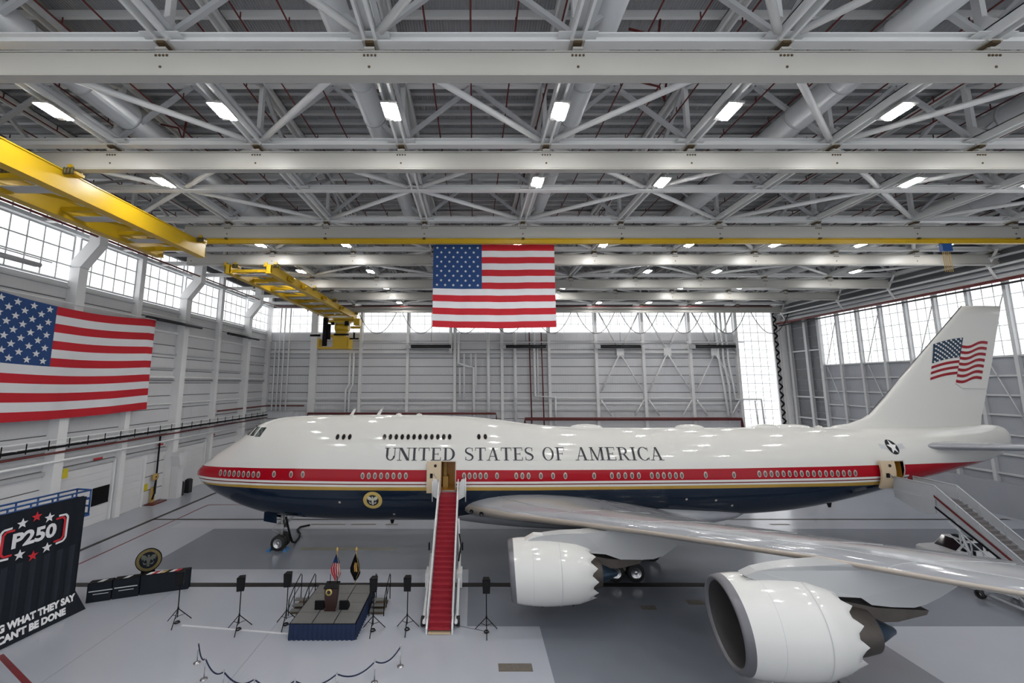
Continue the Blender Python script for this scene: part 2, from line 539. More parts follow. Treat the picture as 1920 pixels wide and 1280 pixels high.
# ---- ducts
for i, (x, z, r) in enumerate(((-35.5, 31.0, .8), (-21.7, 31.2, .78), (-6.25, 31.2, .66), (6.1, 31.2, .66), (20.4, 31.2, .78), (33.6, 31.2, .78), (47.0, 31.2, .78))):
    t = thing('air_duct', '%s round white air duct from the left, inside the roof trusses' % ORD[i], 'duct', (x, 5, z - r))
    MB().tube([(x, 5, z), (x, 76, z)], r, 28).build('duct_run', 'duct_white', t)
    y = 8.0
    while y < 76:
        MB().lathe([(-.06, r), (-.06, r + .035), (.06, r + .035), (.06, r)], (x, y, z), 'Y', 28).build('duct_joint', 'duct_white', t)
        y += 3.1
    for y in (13.5, 26.4, 39.7, 52.2, 66):
        MB().lathe([(0, .2), (.22, .26), (.24, .2)], (x + r * .72, y, z - r * .85), 'Z', 12).build('air_nozzle', 'duct_white', t)

# ---- sprinkler pipes under the roof deck
k = 0
x = -38.4
while x < 58:
    a = 5 + (k * 7 % 5)
    m = MB()
    m.tube([(x, 5, 32.25), (x, 77, 32.25)], 0.045, 6)
    y = a + 2.0
    while y < 76:
        m.tube([(x, y, 32.25), (x, y, 32.62)], 0.035, 5)
        y += 3.3
    o = m.build('sprinkler_pipe', 'pipe_red', None)
    tag(o, 'thin dark red sprinkler pipe under roof deck, %s from the left wall' % ordinal(k), 'pipe', 'sprinkler pipes under the roof deck')
    x += 2.25; k += 1
for i, (x, y) in enumerate(((-17.8, 18.6), (8.6, 17.5), (19.0, 19.2), (-19.6, 24.8), (10.6, 21.0))):
    o = MB().tube([(x - 1.1, y, 31.6), (x, y + .1, 31.4), (x + .3, y + .2, 30.6), (x + .5, y + .1, 32.2)], 0.06, 6).build('sprinkler_drop', 'pipe_red', None)
    tag(o, 'bent red sprinkler drop pipe hanging near the roof duct, %s of five' % ORD[i], 'pipe', 'bent sprinkler drops')

# ---- LED high bay lights
def light_proto():
    m = MB()
    m.bb(-.42, .42, -.72, .72, .06, .16)
    body = m.mesh('lamp_housing', 'lamp_body')
    l = MB().bb(-.065, .065, -.56, .56, .02, .06).mesh('lamp_lens', 'lamp_lens')
    b = MB().bb(-.04, .04, -.06, .06, .16, .34).mesh('lamp_bracket', 'lamp_body')
    return body, l, b


LB, LL, LK = light_proto()
SPOTS = [(19.9, (-22.5, -13.5, -4.5, 4.5, 13.5, 22.5, 31.5, 40.5), 'nearest row'), (27.6, (-22.5, 4.5, 13.5, 31.5, 40.5), 'second row'),  # last two lamps of the nearest row: out of view, added for highlights
         (40.9, (-22.5, -13.5, 4.5, 13.5, 22.5, 31.5, 40.5, 49.5), 'third row'), (51.2, (-22.5, -13.5, 22.5, 31.5, 49.5), 'fourth row'),
         (60.2, (-13.5, 13.5, 31.5, 40.5), 'fifth row'), (71.8, (-13.5, 22.5, 31.5, 40.5), 'farthest row'), (9.5, (-22.5, -13.5, -4.5, 4.5, 13.5, 22.5, 31.5, 40.5), 'row out of the picture')]  # last row continues the grid unseen, added for the light it gives
for y, xs, rn in SPOTS:
    for i, x in enumerate(xs):
        xo = x + .1
        z = 28.92
        t = thing('high_bay_light', 'LED high bay light, %s from left in the %s of ceiling lights' % (ORD[i], rn), 'ceiling light', (xo, y, z), 'ceiling lights')
        if rn == 'row out of the picture':
            t['label'] = 'LED high bay light above the camera, %s from left' % ORD[i]
        place('housing', LB, t, (xo, y, z))
        for q in (-.3, -.1, .1, .3):
            place('lens', LL, t, (xo + q, y + (.14 if q > 0 else -.14), z))
        place('bracket', LK, t, (xo, y - .5, z)); place('bracket', LK, t, (xo, y + .5, z))

# ---- cranes hung from the runway beams
def crane(name, label, xa, xb, y0, y1, ztop, h, ladders):
    t = thing(name, label, 'crane', ((xa + xb) / 2, y0, ztop - h))
    for x in (xa, xb):
        g = MB()
        g.bb(x - .36, x + .36, y0, y1, ztop - .07, ztop); g.bb(x - .36, x + .36, y0, y1, ztop - h, ztop - h + .07)
        g.bb(x - .3, x - .22, y0, y1, ztop - h + .07, ztop - .07); g.bb(x + .22, x + .3, y0, y1, ztop - h + .07, ztop - .07)
        g.bb(x - .3, x + .3, y1 - .06, y1, ztop - h + .07, ztop - .07); g.bb(x - .3, x + .3, y0, y0 + .06, ztop - h + .07, ztop - .07)
        g.build('girder', 'crane_yellow', t)
    for y in ladders:
        bar('cross_tie', 'crane_yellow', t, (xa + .3, y, ztop - h * .6), (xb - .3, y, ztop - h * .6), 0.3, 0.3)
        bar('walkway_grate', 'steel_grey', t, (xa + .35, y + 1.2, ztop - h * .75), (xb - .35, y + 1.2, ztop - h * .75), 0.9, 0.06)
    for i in range(len(ladders) - 1):
        bar('diagonal_tie', 'crane_yellow', t, (xa + .3, ladders[i], ztop - h * .65), (xb - .3, ladders[i + 1], ztop - h * .65), 0.12, 0.16)
    for y in [r for r in RUN if y0 - .4 < r < y1 + .4]:
        for x in (xa, xb):
            m = MB()
            for dx in (-.55, .55):
                m.bb(x + dx - .12, x + dx + .12, y - .38, y - .28, ztop - .1, 27.95); m.bb(x + dx - .12, x + dx + .12, y + .28, y + .38, ztop - .1, 27.95)
                m.tube([(x + dx, y - .3, 27.86), (x + dx, y - .08, 27.86)], .1, 10); m.tube([(x + dx, y + .08, 27.86), (x + dx, y + .3, 27.86)], .1, 10)
            m.bb(x - .8, x + .8, y - .4, y + .4, ztop - .12, ztop + .06)
            m.build('end_truck', 'crane_yellow', t)
            d = MB()
            for q in range(3): d.tube([(x + .45 + .22 * q, y - .5, ztop - .3), (x + .45 + .22 * q, y - .5, ztop + .1)], .09, 8)
            d.build('drive_motor', 'crane_dark', t)
    return t


c1 = crane('crane_bridge', 'near yellow double girder crane bridge at the upper left', -29.25, -25.35, 9, 36.6, 27.55, 1.35, (18, 22.6, 27.2, 31.8, 35.6))
c2 = crane('crane_bridge', 'far yellow crane bridge carrying the hoist trolley, ending near back wall', -27.0, -22.5, 43.2, 76.2, 27.55, 1.0, (43.8, 48, 52.2, 56.4, 60.6, 64.8, 69, 73.2))
for y in (47, 51, 58, 66):
    MB().bb(-22.1, -21.8, y, y + 1.1, 26.7, 27.2).tube([(-21.7, y + .2, 27), (-21.7, y + .9, 27)], .16, 10).build('gearbox', 'crane_yellow', c2)
for y in (46, 49.5, 53, 57, 61.5, 66, 70.5):
    MB().tube([(-27.4, y, 26.7), (-27.4, y, 26.35)], .1, 8).build('cable_saddle', 'crane_dark', c2)
t = thing('hoist_trolley', 'yellow hoist trolley with black motors hanging from the far crane', 'hoist', (-25, 73, 20.6))
MB().bb(-27.9, -22.2, 72, 74.2, 20.7, 21.0).bb(-27.9, -27.6, 72, 74.2, 21.0, 22.5).bb(-22.5, -22.2, 72, 74.2, 21.0, 22.8).build('load_frame', 'crane_yellow', t)
MB().bb(-25.2, -22.6, 72.1, 73.8, 21.0, 22.9).build('hoist_body', 'crane_yellow', t)
MB().tube([(-25.0, 72.9, 24.6), (-22.6, 72.9, 24.6)], .75, 18).bb(-26, -22.4, 72.2, 73.6, 25.4, 25.8).build('hoist_drum', 'crane_yellow', t)
MB().tube([(-26.7, 72.3, 21.2), (-26.7, 72.3, 26.3)], .42, 12).tube([(-26.0, 72.3, 22.4), (-26.0, 72.3, 25.2)], .3, 10).build('cable_bundle', 'black_rubber', t)
MB().tube([(-29.6, 73, 23.2), (-27.8, 73, 23.2)], .2, 8).bb(-25.0, -22.4, 72, 72.3, 23.1, 23.4).build('motor', 'black_metal', t)
MB().bb(-25.4, -21.6, 72.2, 74, 26.0, 26.35).bb(-22.2, -20.4, 72.4, 72.8, 24.4, 24.8).bb(-21.6, -20.6, 72.3, 73.6, 25.0, 26.2).build('trolley_truck', 'crane_yellow', t)
MB().bb(-21.6, -21.3, 72.2, 72.4, 22.6, 23.6).bb(-22.2, -20.6, 72.2, 72.4, 22.4, 22.65).build('hook_block', 'black_metal', t)
for sx in (-24.6, -23.4):
    rod('hoist_rope', 'black_metal', t, [(sx, 72.9, 22.8), (sx, 72.9, 24.2)], .05, 6)
MB().bb(-27.2, -23.2, 72.3, 73.4, 22.9, 23.25).bb(-24.9, -22.9, 72.4, 73.6, 23.3, 24.0).build('spreader_beam', 'crane_yellow', t)
MB().bb(-26.9, -26.3, 72.0, 72.6, 24.8, 26.2).bb(-23.2, -22.5, 72.1, 72.7, 24.9, 25.7).bb(-25.6, -25.1, 72.0, 72.5, 25.0, 25.5).build('brake_box', 'black_metal', t)
MB().bb(-27.2, -21.8, 72.8, 74.6, 25.75, 26.0).bb(-27.2, -26.9, 72.6, 74.6, 26.0, 26.6).bb(-22.1, -21.8, 72.6, 74.6, 26.0, 26.6).build('trolley_deck', 'crane_yellow', t)
t = thing('festoon_box', 'small blue cable box under the yellow rail at far right', 'cable box', (43, 36, 26))
MB().bb(42.6, 43.5, 35.5, 35.8, 26.5, 27.21).build('box_body', 'lift_blue', t)
for q in range(5): rod('pendant_cable', 'flag_gold', t, [(42.7 + .17 * q, 35.65, 26.5), (42.7 + .17 * q, 35.65, 24.6)], .03, 5)

for i in range(10):
    xa = -22.0 + i * 8.15
    pts = []
    for q in range(17):
        u = q / 16
        pts.append((xa + .5 + 7.1 * u, 74.75, 27.75 - 4 * 4.0 * u * (1 - u)))
    o = rod('festoon_cable', 'black_rubber', None, pts, .06, 6)
    tag(o, 'black cable loop under the farthest runway beam, %s from left' % ORD[i], 'cable', 'festoon cable loops')

# ================================================================== walls
WN = [0]


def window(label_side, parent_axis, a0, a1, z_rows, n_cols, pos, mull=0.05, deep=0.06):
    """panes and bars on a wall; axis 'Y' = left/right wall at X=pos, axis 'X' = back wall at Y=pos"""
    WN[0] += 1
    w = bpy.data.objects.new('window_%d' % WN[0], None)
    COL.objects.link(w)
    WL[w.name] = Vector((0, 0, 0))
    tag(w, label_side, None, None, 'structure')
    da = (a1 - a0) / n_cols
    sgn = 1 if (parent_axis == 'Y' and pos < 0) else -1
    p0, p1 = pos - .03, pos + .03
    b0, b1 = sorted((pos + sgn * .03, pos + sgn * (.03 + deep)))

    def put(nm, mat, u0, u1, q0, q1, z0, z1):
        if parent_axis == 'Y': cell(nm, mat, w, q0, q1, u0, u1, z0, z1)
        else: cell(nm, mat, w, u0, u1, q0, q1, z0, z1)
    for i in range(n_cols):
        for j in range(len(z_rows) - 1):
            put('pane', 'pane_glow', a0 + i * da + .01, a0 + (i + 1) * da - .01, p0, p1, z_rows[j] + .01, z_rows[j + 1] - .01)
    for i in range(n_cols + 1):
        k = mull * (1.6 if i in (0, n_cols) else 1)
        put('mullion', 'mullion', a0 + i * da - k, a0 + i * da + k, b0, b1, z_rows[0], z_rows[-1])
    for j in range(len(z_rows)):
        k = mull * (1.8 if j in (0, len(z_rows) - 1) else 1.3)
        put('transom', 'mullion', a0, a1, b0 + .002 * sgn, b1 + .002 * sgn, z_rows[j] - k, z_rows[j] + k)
    return w


# ---- left wall
wall_left = tag(MB().bb(XL - .3, XL, YF, YB, 0, 24.4).bb(XL - .3, XL, YF, YB, 31.3, ZR).bb(XL - .3, XL, YF, 23.9, 24.4, 31.3).build('wall_left', 'joint_grey', None), kind='structure')
COLY = [23.9, 31.6, 39.4, 47.0, 54.6, 62.5, 70.2, 78.4]
for b in range(7):
    y0, y1 = COLY[b], COLY[b + 1]
    for r in range(15):
        z0 = r * 1.627
        cell('panel', 'wall_sheet_side' if r > 3 else 'door_white', wall_left, XL, XL + .07, y0 + .03, y1 - .03, z0 + .05, z0 + 1.577)
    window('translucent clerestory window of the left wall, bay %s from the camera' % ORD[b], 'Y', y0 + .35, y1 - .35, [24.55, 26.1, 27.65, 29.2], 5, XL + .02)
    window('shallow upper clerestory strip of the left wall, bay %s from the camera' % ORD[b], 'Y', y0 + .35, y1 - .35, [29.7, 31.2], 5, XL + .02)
for y in (23.9, 39.4, 54.6, 70.2):
    MB().prism([(XL, 0), (XL + 1.05, 0), (XL + 1.05, 26.0), (XL + 2.7, 28.3), (XL + 2.7, ZR), (XL + 1.6, ZR), (XL + 1.6, 28.7), (XL, 26.5)], (0, y - .45, 0), (1, 0, 0), (0, 0, 1), (0, .9, 0)).build('bent_column', 'girt_white', wall_left)
    bar('column_band', 'steel_grey', wall_left, (XL, y, 26.0), (XL + 1.1, y, 26.0), 1.0, .08)
for y in (31.6, 47.0, 62.5):
    cell('column', 'girt_white', wall_left, XL, XL + .7, y - .32, y + .32, 0, 31.3)
cell('column', 'girt_white', wall_left, XL, XL + .8, YB - .9, YB - .1, 0, 31.3)
for z, h, mt in ((23.9, .16, 'steel_grey'), (21.2, .22, 'girt_white'), (18.4, .12, 'steel_grey'), (16.6, .12, 'steel_grey'), (15.4, .24, 'girt_white'), (15.0, .08, 'joint_grey'), (12.0, .16, 'girt_white'), (6.3, .3, 'steel_grey')):
    cell('girt', mt, wall_left, XL + .07, XL + .34, 20, YB, z - h / 2, z + h / 2)
cell('head_beam', 'mullion', wall_left, XL + .1, XL + .7, 20, YB, 29.25, 29.62)
for y in (26.5, 35.6, 43.2, 51, 58.4, 66.3, 74.2):
    for z in (11.5, 16, 20.2):
        bar('girt_strut', 'girt_white', wall_left, (XL + .1, y - 3.2, z), (XL + .1, y - 2.4, z + .6), .08, .08)

t = thing('pipe_rack', 'cable tray and pipes running along the left wall at door height', 'pipe rack', (XL + 1, 40, 7.4))
for zz in (9.42, 8.95):
    bar('tray_rail', 'pipe_white', t, (XL + 1.05, 20, zz), (XL + 1.05, YB - .5, zz), .1, .12)
bar('tray_cables', 'black_rubber', t, (XL + 1.0, 20, 8.72), (XL + 1.0, YB - .5, 8.72), .3, .2)
rod('red_pipe', 'pipe_red', t, [(XL + 1.1, 20, 8.2), (XL + 1.1, YB - .6, 8.2)], .1, 8)
rod('white_pipe', 'pipe_white', t, [(XL + 1.1, 20, 7.4), (XL + 1.1, YB - .6, 7.4)], .11, 8)
y = 24.0
while y < 77:
    bar('tray_bracket', 'pipe_white', t, (XL + .1, y, 8.9), (XL + 1.3, y, 8.9), .09, .09)
    bar('tray_rung', 'black_metal', t, (XL + 1.12, y + .9, 8.5), (XL + 1.12, y + .9, 9.4), .06, .06)
    y += 1.9
o = rod('red_main_pipe', 'pipe_red', None, [(XL + 2.4, 18, 29.15), (XL + 2.4, 77.5, 29.15)], .11, 8)
tag(o, 'long dark red pipe under the left clerestory windows knee line', 'pipe')
o = rod('red_main_pipe', 'pipe_red', None, [(XL + .9, 63, 10.4), (XL + .9, 77.7, 10.4), (-32, 77.7, 10.4)], .12, 8)
tag(o, 'dark red pipe turning the corner of left and back walls', 'pipe')

# doors and fittings low on the left wall
for i, (y0, y1, z1, lab) in enumerate(((40.3, 46.3, 6.0, 'wide white roll-up door of the left wall behind the black backdrop'),
                                       (47.7, 50.6, 5.6, 'white sliding door of the left wall beside the yellow sign'),
                                       (55.4, 61.6, 6.0, 'white roll-up door of the left wall behind the aircraft nose'))):
    d = tag(MB().bb(XL + .05, XL + .16, y0, y1, 0, z1).build('door_%d' % (i + 1), 'door_white', None), lab, None, None, 'structure')
    n = int(z1 / .75)
    for q in range(n):
        cell('door_slat', 'door_white', d, XL + .16, XL + .19, y0 + .05, y1 - .05, q * z1 / n + .02, (q + 1) * z1 / n - .02)
    for yy in (y0 - .1, y1 + .1):
        cell('door_track', 'girt_white', d, XL + .07, XL + .4, yy - .09, yy + .09, 0, z1 + .3)
o = MB().bb(XL + .2, XL + .3, 44.2, 46.1, 1.9, 3.7).build('notice_board', 'black_metal', None)
tag(o, 'black board on the left wall beside the blue railing', 'board')
for i, (y, z, w, h, mt, lab, nm) in enumerate(((40.1, 6.1, .5, .9, 'sign_yellow', 'yellow sign on the white column above the blue railing', 'yellow_sign'),
                                           (51.2, 2.1, .7, .8, 'sign_yellow', 'yellow warning sign low on the left wall by hose reel', 'yellow_sign'),
                                           (44.4, 6.7, 1.0, .22, 'sign_red', 'small red sign above the wide roll-up door', 'red_sign'),
                                           (53.0, 6.9, .9, .22, 'sign_red', 'small red sign on the left wall above hose reel', 'red_sign'),
                                           (63.5, 6.8, .9, .22, 'sign_red', 'small red sign on the left wall near aircraft nose', 'red_sign'))):
    xx = XL + (1.12 if i == 0 else .25)
    o = MB().bb(xx - .04, xx, y - w / 2, y + w / 2, z - h / 2, z + h / 2).build(nm, mt, None)
    tag(o, lab, 'sign')
t = thing('hose_reel', 'fire hose fittings standing against the left wall above red floor box', 'hose reel', (XL + .5, 52.2, 0))
rod('riser', 'black_metal', t, [(XL + .4, 52.6, 1), (XL + .4, 52.6, 8.2)], .1, 8)
MB().lathe([(-.12, .1), (-.12, .42), (.12, .42), (.12, .1)], (XL + .5, 52.3, 3.1), 'X', 16).build('reel', 'flag_gold', t)
rod('hose', 'black_rubber', t, [(XL + .6, 52.3, 2.8), (XL + .6, 52.2, 1.9), (XL + .6, 52.3, 1.2), (XL + .6, 52.0, .5)], .09, 8)
MB().bb(XL + .3, XL + 1.4, 51.2, 53.4, 0, .12).build('base_box', 'pipe_red', t)
MB().bb(XL + .3, XL + .5, 52.0, 52.5, .12, 1.9).build('valve_panel', 'flag_gold', t)
for i, y in enumerate((55.6, 57.2)):
    o = MB().bb(XL + 1.1, XL + 1.7, y - .35, y + .35, 0, 1.7).bb(XL + 1.2, XL + 1.6, y - .25, y + .25, 1.7, 1.8).build('equipment_cabinet', 'heater_black', None)
    tag(o, 'dark equipment cabinet %s the white column near aircraft nose' % ('before' if i == 0 else 'behind'), 'cabinet')
t = thing('air_handler', 'tall white air outlet hood on the column near the aircraft nose', 'air outlet', (XL + 1.6, 55.4, 0))
MB().prism([(-.5, 0), (.5, 0), (.8, 1.3), (.8, 1.7), (-.8, 1.7), (-.8, 1.3)][::-1], (XL + 1.1, 54.6, 4.0), (0, 1, 0), (0, 0, 1), (1.1, 0, 0)).build('hood', 'door_white', t)
MB().bb(XL + 1.1, XL + 2.0, 54.1, 55.1, 0, 4.0).build('riser_duct', 'door_white', t)

# ---- back wall
wall_back = tag(MB().bb(XL, 50.9, YB, YB + .3, 0, 24.3).bb(XL, XR, YB, YB + .3, 29.3, ZR).bb(58.3, XR, YB, YB + .3, 0, 29.3).build('wall_back', 'joint_grey', None), kind='structure')
CX = [-39.8 + 9.05 * k for k in range(11)]
for b in range(10):
    x0, x1 = CX[b], CX[b + 1]
    cell('panel', 'wall_sheet', wall_back, x0 + .03, x1 - .03, YB - .07, YB, 0.0, 6.3)
    for r in range(11):
        z0 = 6.33 + r * 1.636
        cell('panel', 'wall_sheet', wall_back, x0 + .03, x1 - .03, YB - .07, YB, z0 + .06, z0 + 1.575)
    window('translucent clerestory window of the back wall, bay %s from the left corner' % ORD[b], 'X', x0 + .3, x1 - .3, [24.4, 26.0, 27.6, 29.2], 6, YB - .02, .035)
for k, x in enumerate(CX):
    w = .62 if k == 1 else .26
    cell('column', 'girt_white', wall_back, x - w, x + w, YB - .75, YB - .07, 0, 29.3)
for z, h, mt in ((22.55, .14, 'girt_white'), (20.5, .3, 'girt_white'), (20.2, .08, 'steel_grey'), (11.8, .22, 'girt_white'), (10.75, .18, 'girt_white'), (9.6, .3, 'steel_grey')):
    cell('girt', mt, wall_back, XL, 50.7, YB - .4, YB - .07, z - h / 2, z + h / 2)
for b in (7, 8, 9):
    x0, x1 = CX[b], CX[b + 1]
    xm = (x0 + x1) / 2
    for p, q in (((x0 + .3, 28.9), (xm - .3, 21.2)), ((x1 - .3, 28.9), (xm + .3, 21.2)), ((xm - .2, 20.0), (x0 + .6, 13.1)), ((xm + .2, 20.0), (x1 - .6, 13.1)), ((x0 + .5, 11.5), (x0 + 2.3, 8.6)), ((x1 - .5, 11.5), (x1 - 2.3, 8.6))):
        rod('cross_brace', 'girt_white', wall_back, [(p[0], YB - .85, p[1]), (q[0], YB - .85, q[1])], .14, 8)
    cell('brace_plate', 'girt_white', wall_back, xm - .7, xm + .7, YB - .95, YB - .8, 19.8, 21.4)
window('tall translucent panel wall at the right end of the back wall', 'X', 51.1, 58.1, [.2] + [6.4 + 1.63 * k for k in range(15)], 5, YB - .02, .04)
t = thing('lattice_column', 'dark lattice column between the tall bright panels and white jamb', 'column', (57.9, 77.6, 0))
for xx in (57.5, 58.5):
    cell('lattice_chord', 'girt_white', t, xx - .1, xx + .1, 77.2, 77.5, 0, 29)
z = 6.0
i = 0
while z < 28.5:
    a, b = (57.6, 58.4) if i % 2 else (58.4, 57.6)
    bar('lattice_bar', 'black_metal', t, (a, 77.35, z), (b, 77.35, z + .8), .2, .22, (0, 1, 0))
    z += .8; i += 1
box('lattice_back', 'girt_white', t, 57.6, 58.4, 77.6, 77.7, 0, 29)
o = box('white_jamb', 'girt_white', None, 58.7, 59.8, 76.8, 77.9, 0, 28.6)
tag(o, 'white corner jamb beside the dark lattice column', 'column')
for i, x in enumerate((-8.1, 10.0, 28.1, 46.2)):
    t = thing('wall_heater', 'black tube heater on the back wall, %s from the left' % ORD[i], 'heater', (x, 77.4, 21.2))
    rod('heater_tube', 'heater_black', t, [(x - 3.8, 77.2, 21.5), (x + 3.8, 77.2, 21.5)], .28, 10)
    bar('reflector', 'heater_black', t, (x - 3.9, 77.3, 21.85), (x + 3.9, 77.3, 21.85), .8, .06)
    MB().bb(x - 4.9, x - 3.9, 77.0, 77.5, 21.2, 21.8).build('burner_box', 'steel_grey', t)
    bar('hanger_rail', 'girt_white', t, (x - 5.6, 77.3, 22.4), (x + 5.6, 77.3, 22.4), .12, .18)
    rod('hanger_wire', 'black_metal', t, [(x, 77.3, 22.4), (x, 77.3, 29)], .03, 5)
for i, (y0, y1, z) in enumerate(((47.4, 56.4, 22.4), (63.4, 71.6, 22.4), (27.0, 34.8, 25.0))):
    t = thing('wall_heater', ['black twin tube heater on the left wall beside the large flag', 'black twin tube heater on the left wall near the back corner', 'grey tube heater across the left clerestory window'][i], 'heater', (XL + 1.6, y0, z))
    mt = 'heater_black' if i < 2 else 'steel_grey'
    for dx in (0, .75):
        rod('heater_tube', mt, t, [(XL + 1.3 + dx, y0 + dx, z - .2 * dx), (XL + 1.3 + dx, y1 - dx * .5, z - .2 * dx)], .2, 10)
    bar('hanger_rail', 'girt_white', t, (XL + 1.6, y0 - 1, z + .5), (XL + 1.6, y1 + 1, z + .5), .1, .1)
for i, (pts, r, mt) in enumerate((
        ([(-4.4, 20.3), (-4.4, 29)], .32, 'pipe_white'), ([(-2.9, 24.3), (-2.9, 18.4), (-1.2, 17.8), (.0, 17.6), (.0, 7)], .26, 'pipe_white'),
        ([(-2.6, 17.5), (-2.6, 11.4)], .16, 'pipe_white'), ([(-1.8, 20.2), (-1.8, 11.4)], .16, 'pipe_white'), ([(-.5, 20.2), (-.5, 17.8)], .14, 'pipe_white'), ([(.4, 20.2), (.4, 13.2)], .18, 'pipe_white'),
        ([(2.8, 24.2), (2.8, 6.5)], .3, 'pipe_white'), ([(7.9, 24.2), (7.9, 6.5)], .3, 'pipe_white'), ([(11.6, 24.2), (11.6, 12.2), (15.4, 12.0), (15.4, 6.5)], .24, 'pipe_white'),
        ([(12.2, 22.0), (12.2, 11.5)], .14, 'pipe_white'), ([(-23.6, 20.4), (-23.6, 14.4), (-24.2, 13.4), (-24.2, 6.5)], .2, 'pipe_white'), ([(-22.9, 20.4), (-22.9, 14.2), (-23.5, 13.2), (-23.5, 6.5)], .2, 'pipe_white'),
        ([(-38.0, 22.4), (-38.0, 9.5)], .13, 'pipe_white'), ([(-37.2, 29), (-37.2, 9.5)], .13, 'pipe_white'), ([(-36.4, 29), (-36.4, 9.5)], .13, 'pipe_white'), ([(-35.4, 29), (-35.4, 9.5)], .13, 'pipe_white'),
        ([(46.8, 29), (46.8, 20), (47.4, 14), (48.0, 7)], .2, 'pipe_white'), ([(47.7, 29), (47.7, 19), (48.4, 14), (48.4, 9)], .2, 'pipe_white'), ([(48.6, 29), (48.6, 19), (49.2, 14), (49.3, 11.6), (54.2, 11.6), (54.4, 7)], .18, 'pipe_white'), ([(53.0, 11.4), (53.2, 7)], .13, 'pipe_white'),
        ([(10.7, 24.3), (10.9, 6.5)], .12, 'pipe_red'), ([(13.0, 24.3), (13.2, 6.5)], .12, 'pipe_red'))):
    o = rod('wall_pipe', mt, None, [(p[0], YB - .9, p[1]) for p in pts], r, 8)
    lab = 'dark red riser pipe on back wall, %s of two' % ('left' if pts[0][0] < 11 else 'right') if mt == 'pipe_red' else 'white pipe on back wall, %s counted from the left' % (ORD + ['thirteenth', 'fourteenth', 'fifteenth', 'sixteenth', 'seventeenth', 'eighteenth', 'nineteenth', 'twentieth'])[sorted([-4.4, -2.9, -2.6, -1.8, -.5, .4, 2.8, 7.9, 11.6, 12.2, -23.6, -22.9, -38, -37.2, -36.4, -35.4, 46.8, 47.7, 48.6, 53.0]).index(pts[0][0])]
    tag(o, lab, 'pipe', 'pipes on the back wall')
for i, (x0, x1, z, r) in enumerate(((-31, 4.2, 9.0, .2), (9.6, 50.0, 8.0, .3))):
    pts = [(x0, YB - 1.2, z - .8), (x0, YB - 1.2, z), (x1, YB - 1.2, z), (x1 + .1, YB - 1.2, z - 1.6)]
    o = rod('red_header_pipe', 'pipe_red', None, pts, r, 10)
    tag(o, ['long dark red pipe just above the cockpit roof on back wall', 'thick dark red pipe behind the rear fuselage on back wall'][i], 'pipe')
rod('red_ceiling_pipe', 'pipe_red', ceiling, [(-36, 73.5, 28.6), (55, 73.5, 28.6)], .1, 8)

# ---- right wall of hangar doors
wall_right = tag(MB().bb(XR, XR + .3, YF, YB, 0, 17.6).bb(XR, XR + .3, YF, YB, 26.6, ZR).bb(XR, XR + .3, 69.5, YB, 17.6, 26.6).bb(XR, XR + .3, YF, 33.8, 17.6, 26.6).build('wall_right', 'wall_blue_grey', None), kind='structure')
RY = [69.5 - 3.57 * k for k in range(11)]
for b in range(10):
    y1, y0 = RY[b], RY[b + 1]
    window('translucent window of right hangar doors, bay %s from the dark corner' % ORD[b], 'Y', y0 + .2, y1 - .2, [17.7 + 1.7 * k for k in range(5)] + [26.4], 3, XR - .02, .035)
    for r in range(8):
        z0 = .2 + r * 2.18
        cell('panel', 'wall_blue_grey', wall_right, XR - .06, XR, y0 + .04, y1 - .04, z0 + .04, z0 + 2.14)
for b in range(11):
    cell('door_stile', 'steel_grey', wall_right, XR - .5, XR - .06, RY[b] - .16, RY[b] + .16, 0, 26.6)
for r in range(9):
    cell('door_rail', 'steel_grey', wall_right, XR - .32, XR - .06, RY[10], RY[0], .1 + r * 2.18, .3 + r * 2.18)
for b in (1, 3, 5, 7):
    rod('tie_rod', 'steel_grey', wall_right, [(XR - .4, RY[b] - .3, 26), (XR - .4, RY[b] + 2.6, 17.8)], .06, 6)
    rod('tie_rod', 'steel_grey', wall_right, [(XR - .4, RY[b] + 2.6, 17.4), (XR - .4, RY[b] - .3, 9)], .06, 6)
for r in range(14):
    for y0, y1 in ((69.6, 72.1), (72.5, 75.9), (76.2, 78.3)):
        cell('panel', 'wall_dark', wall_right, XR - .08, XR, y0, y1, .1 + r * 1.9, 1.9 + r * 1.9)
for y in (69.4, 72.3, 76.0):
    cell('column', 'steel_grey', wall_right, XR - .6, XR - .08, y - .25, y + .25, 0, 26.6)
for z in (20.4, 12.2, 8.5):
    cell('girt', 'steel_grey', wall_right, XR - .4, XR - .08, 69.6, 78.3, z - .12, z + .12)
cell('plinth', 'wall_blue_grey', wall_right, XR - .9, XR - .1, 20, 69, 0, 3.6)
t = thing('door_head_truss', 'long grey door head truss with pipes above right windows', 'truss', (58.8, 40, 25.6))
for x, z, r, mt, nm in ((58.9, 26.4, .3, 'duct_white', 'large_pipe'), (58.4, 27.6, .14, 'pipe_white', 'conduit'), (58.2, 25.9, .18, 'pipe_red', 'red_pipe'), (58.6, 25.5, .12, 'heater_black', 'black_pipe'), (57.6, 28.4, .14, 'steel_grey', 'conduit'), (59.3, 27.2, .22, 'steel_grey', 'large_pipe')):
    rod(nm, mt, t, [(x, 22, z), (x, 77, z)], r, 10)
for y in RUN[1:]:
    rod('fork_brace', 'girt_white', t, [(57.6, y + 1.0, 29.3), (57.8, y + .2, 27.6), (58.6, y + .2, 26.0)], .13, 8)
    rod('fork_brace', 'girt_white', t, [(57.6, y - 1.0, 29.3), (57.8, y + .2, 27.6)], .13, 8)
o = box('dark_gutter_panel', 'wall_dark', None, 59.0, 59.6, 22, 77, 27.8, 33.8)
tag(o, 'dark panel band above the right hangar doors', 'panel')

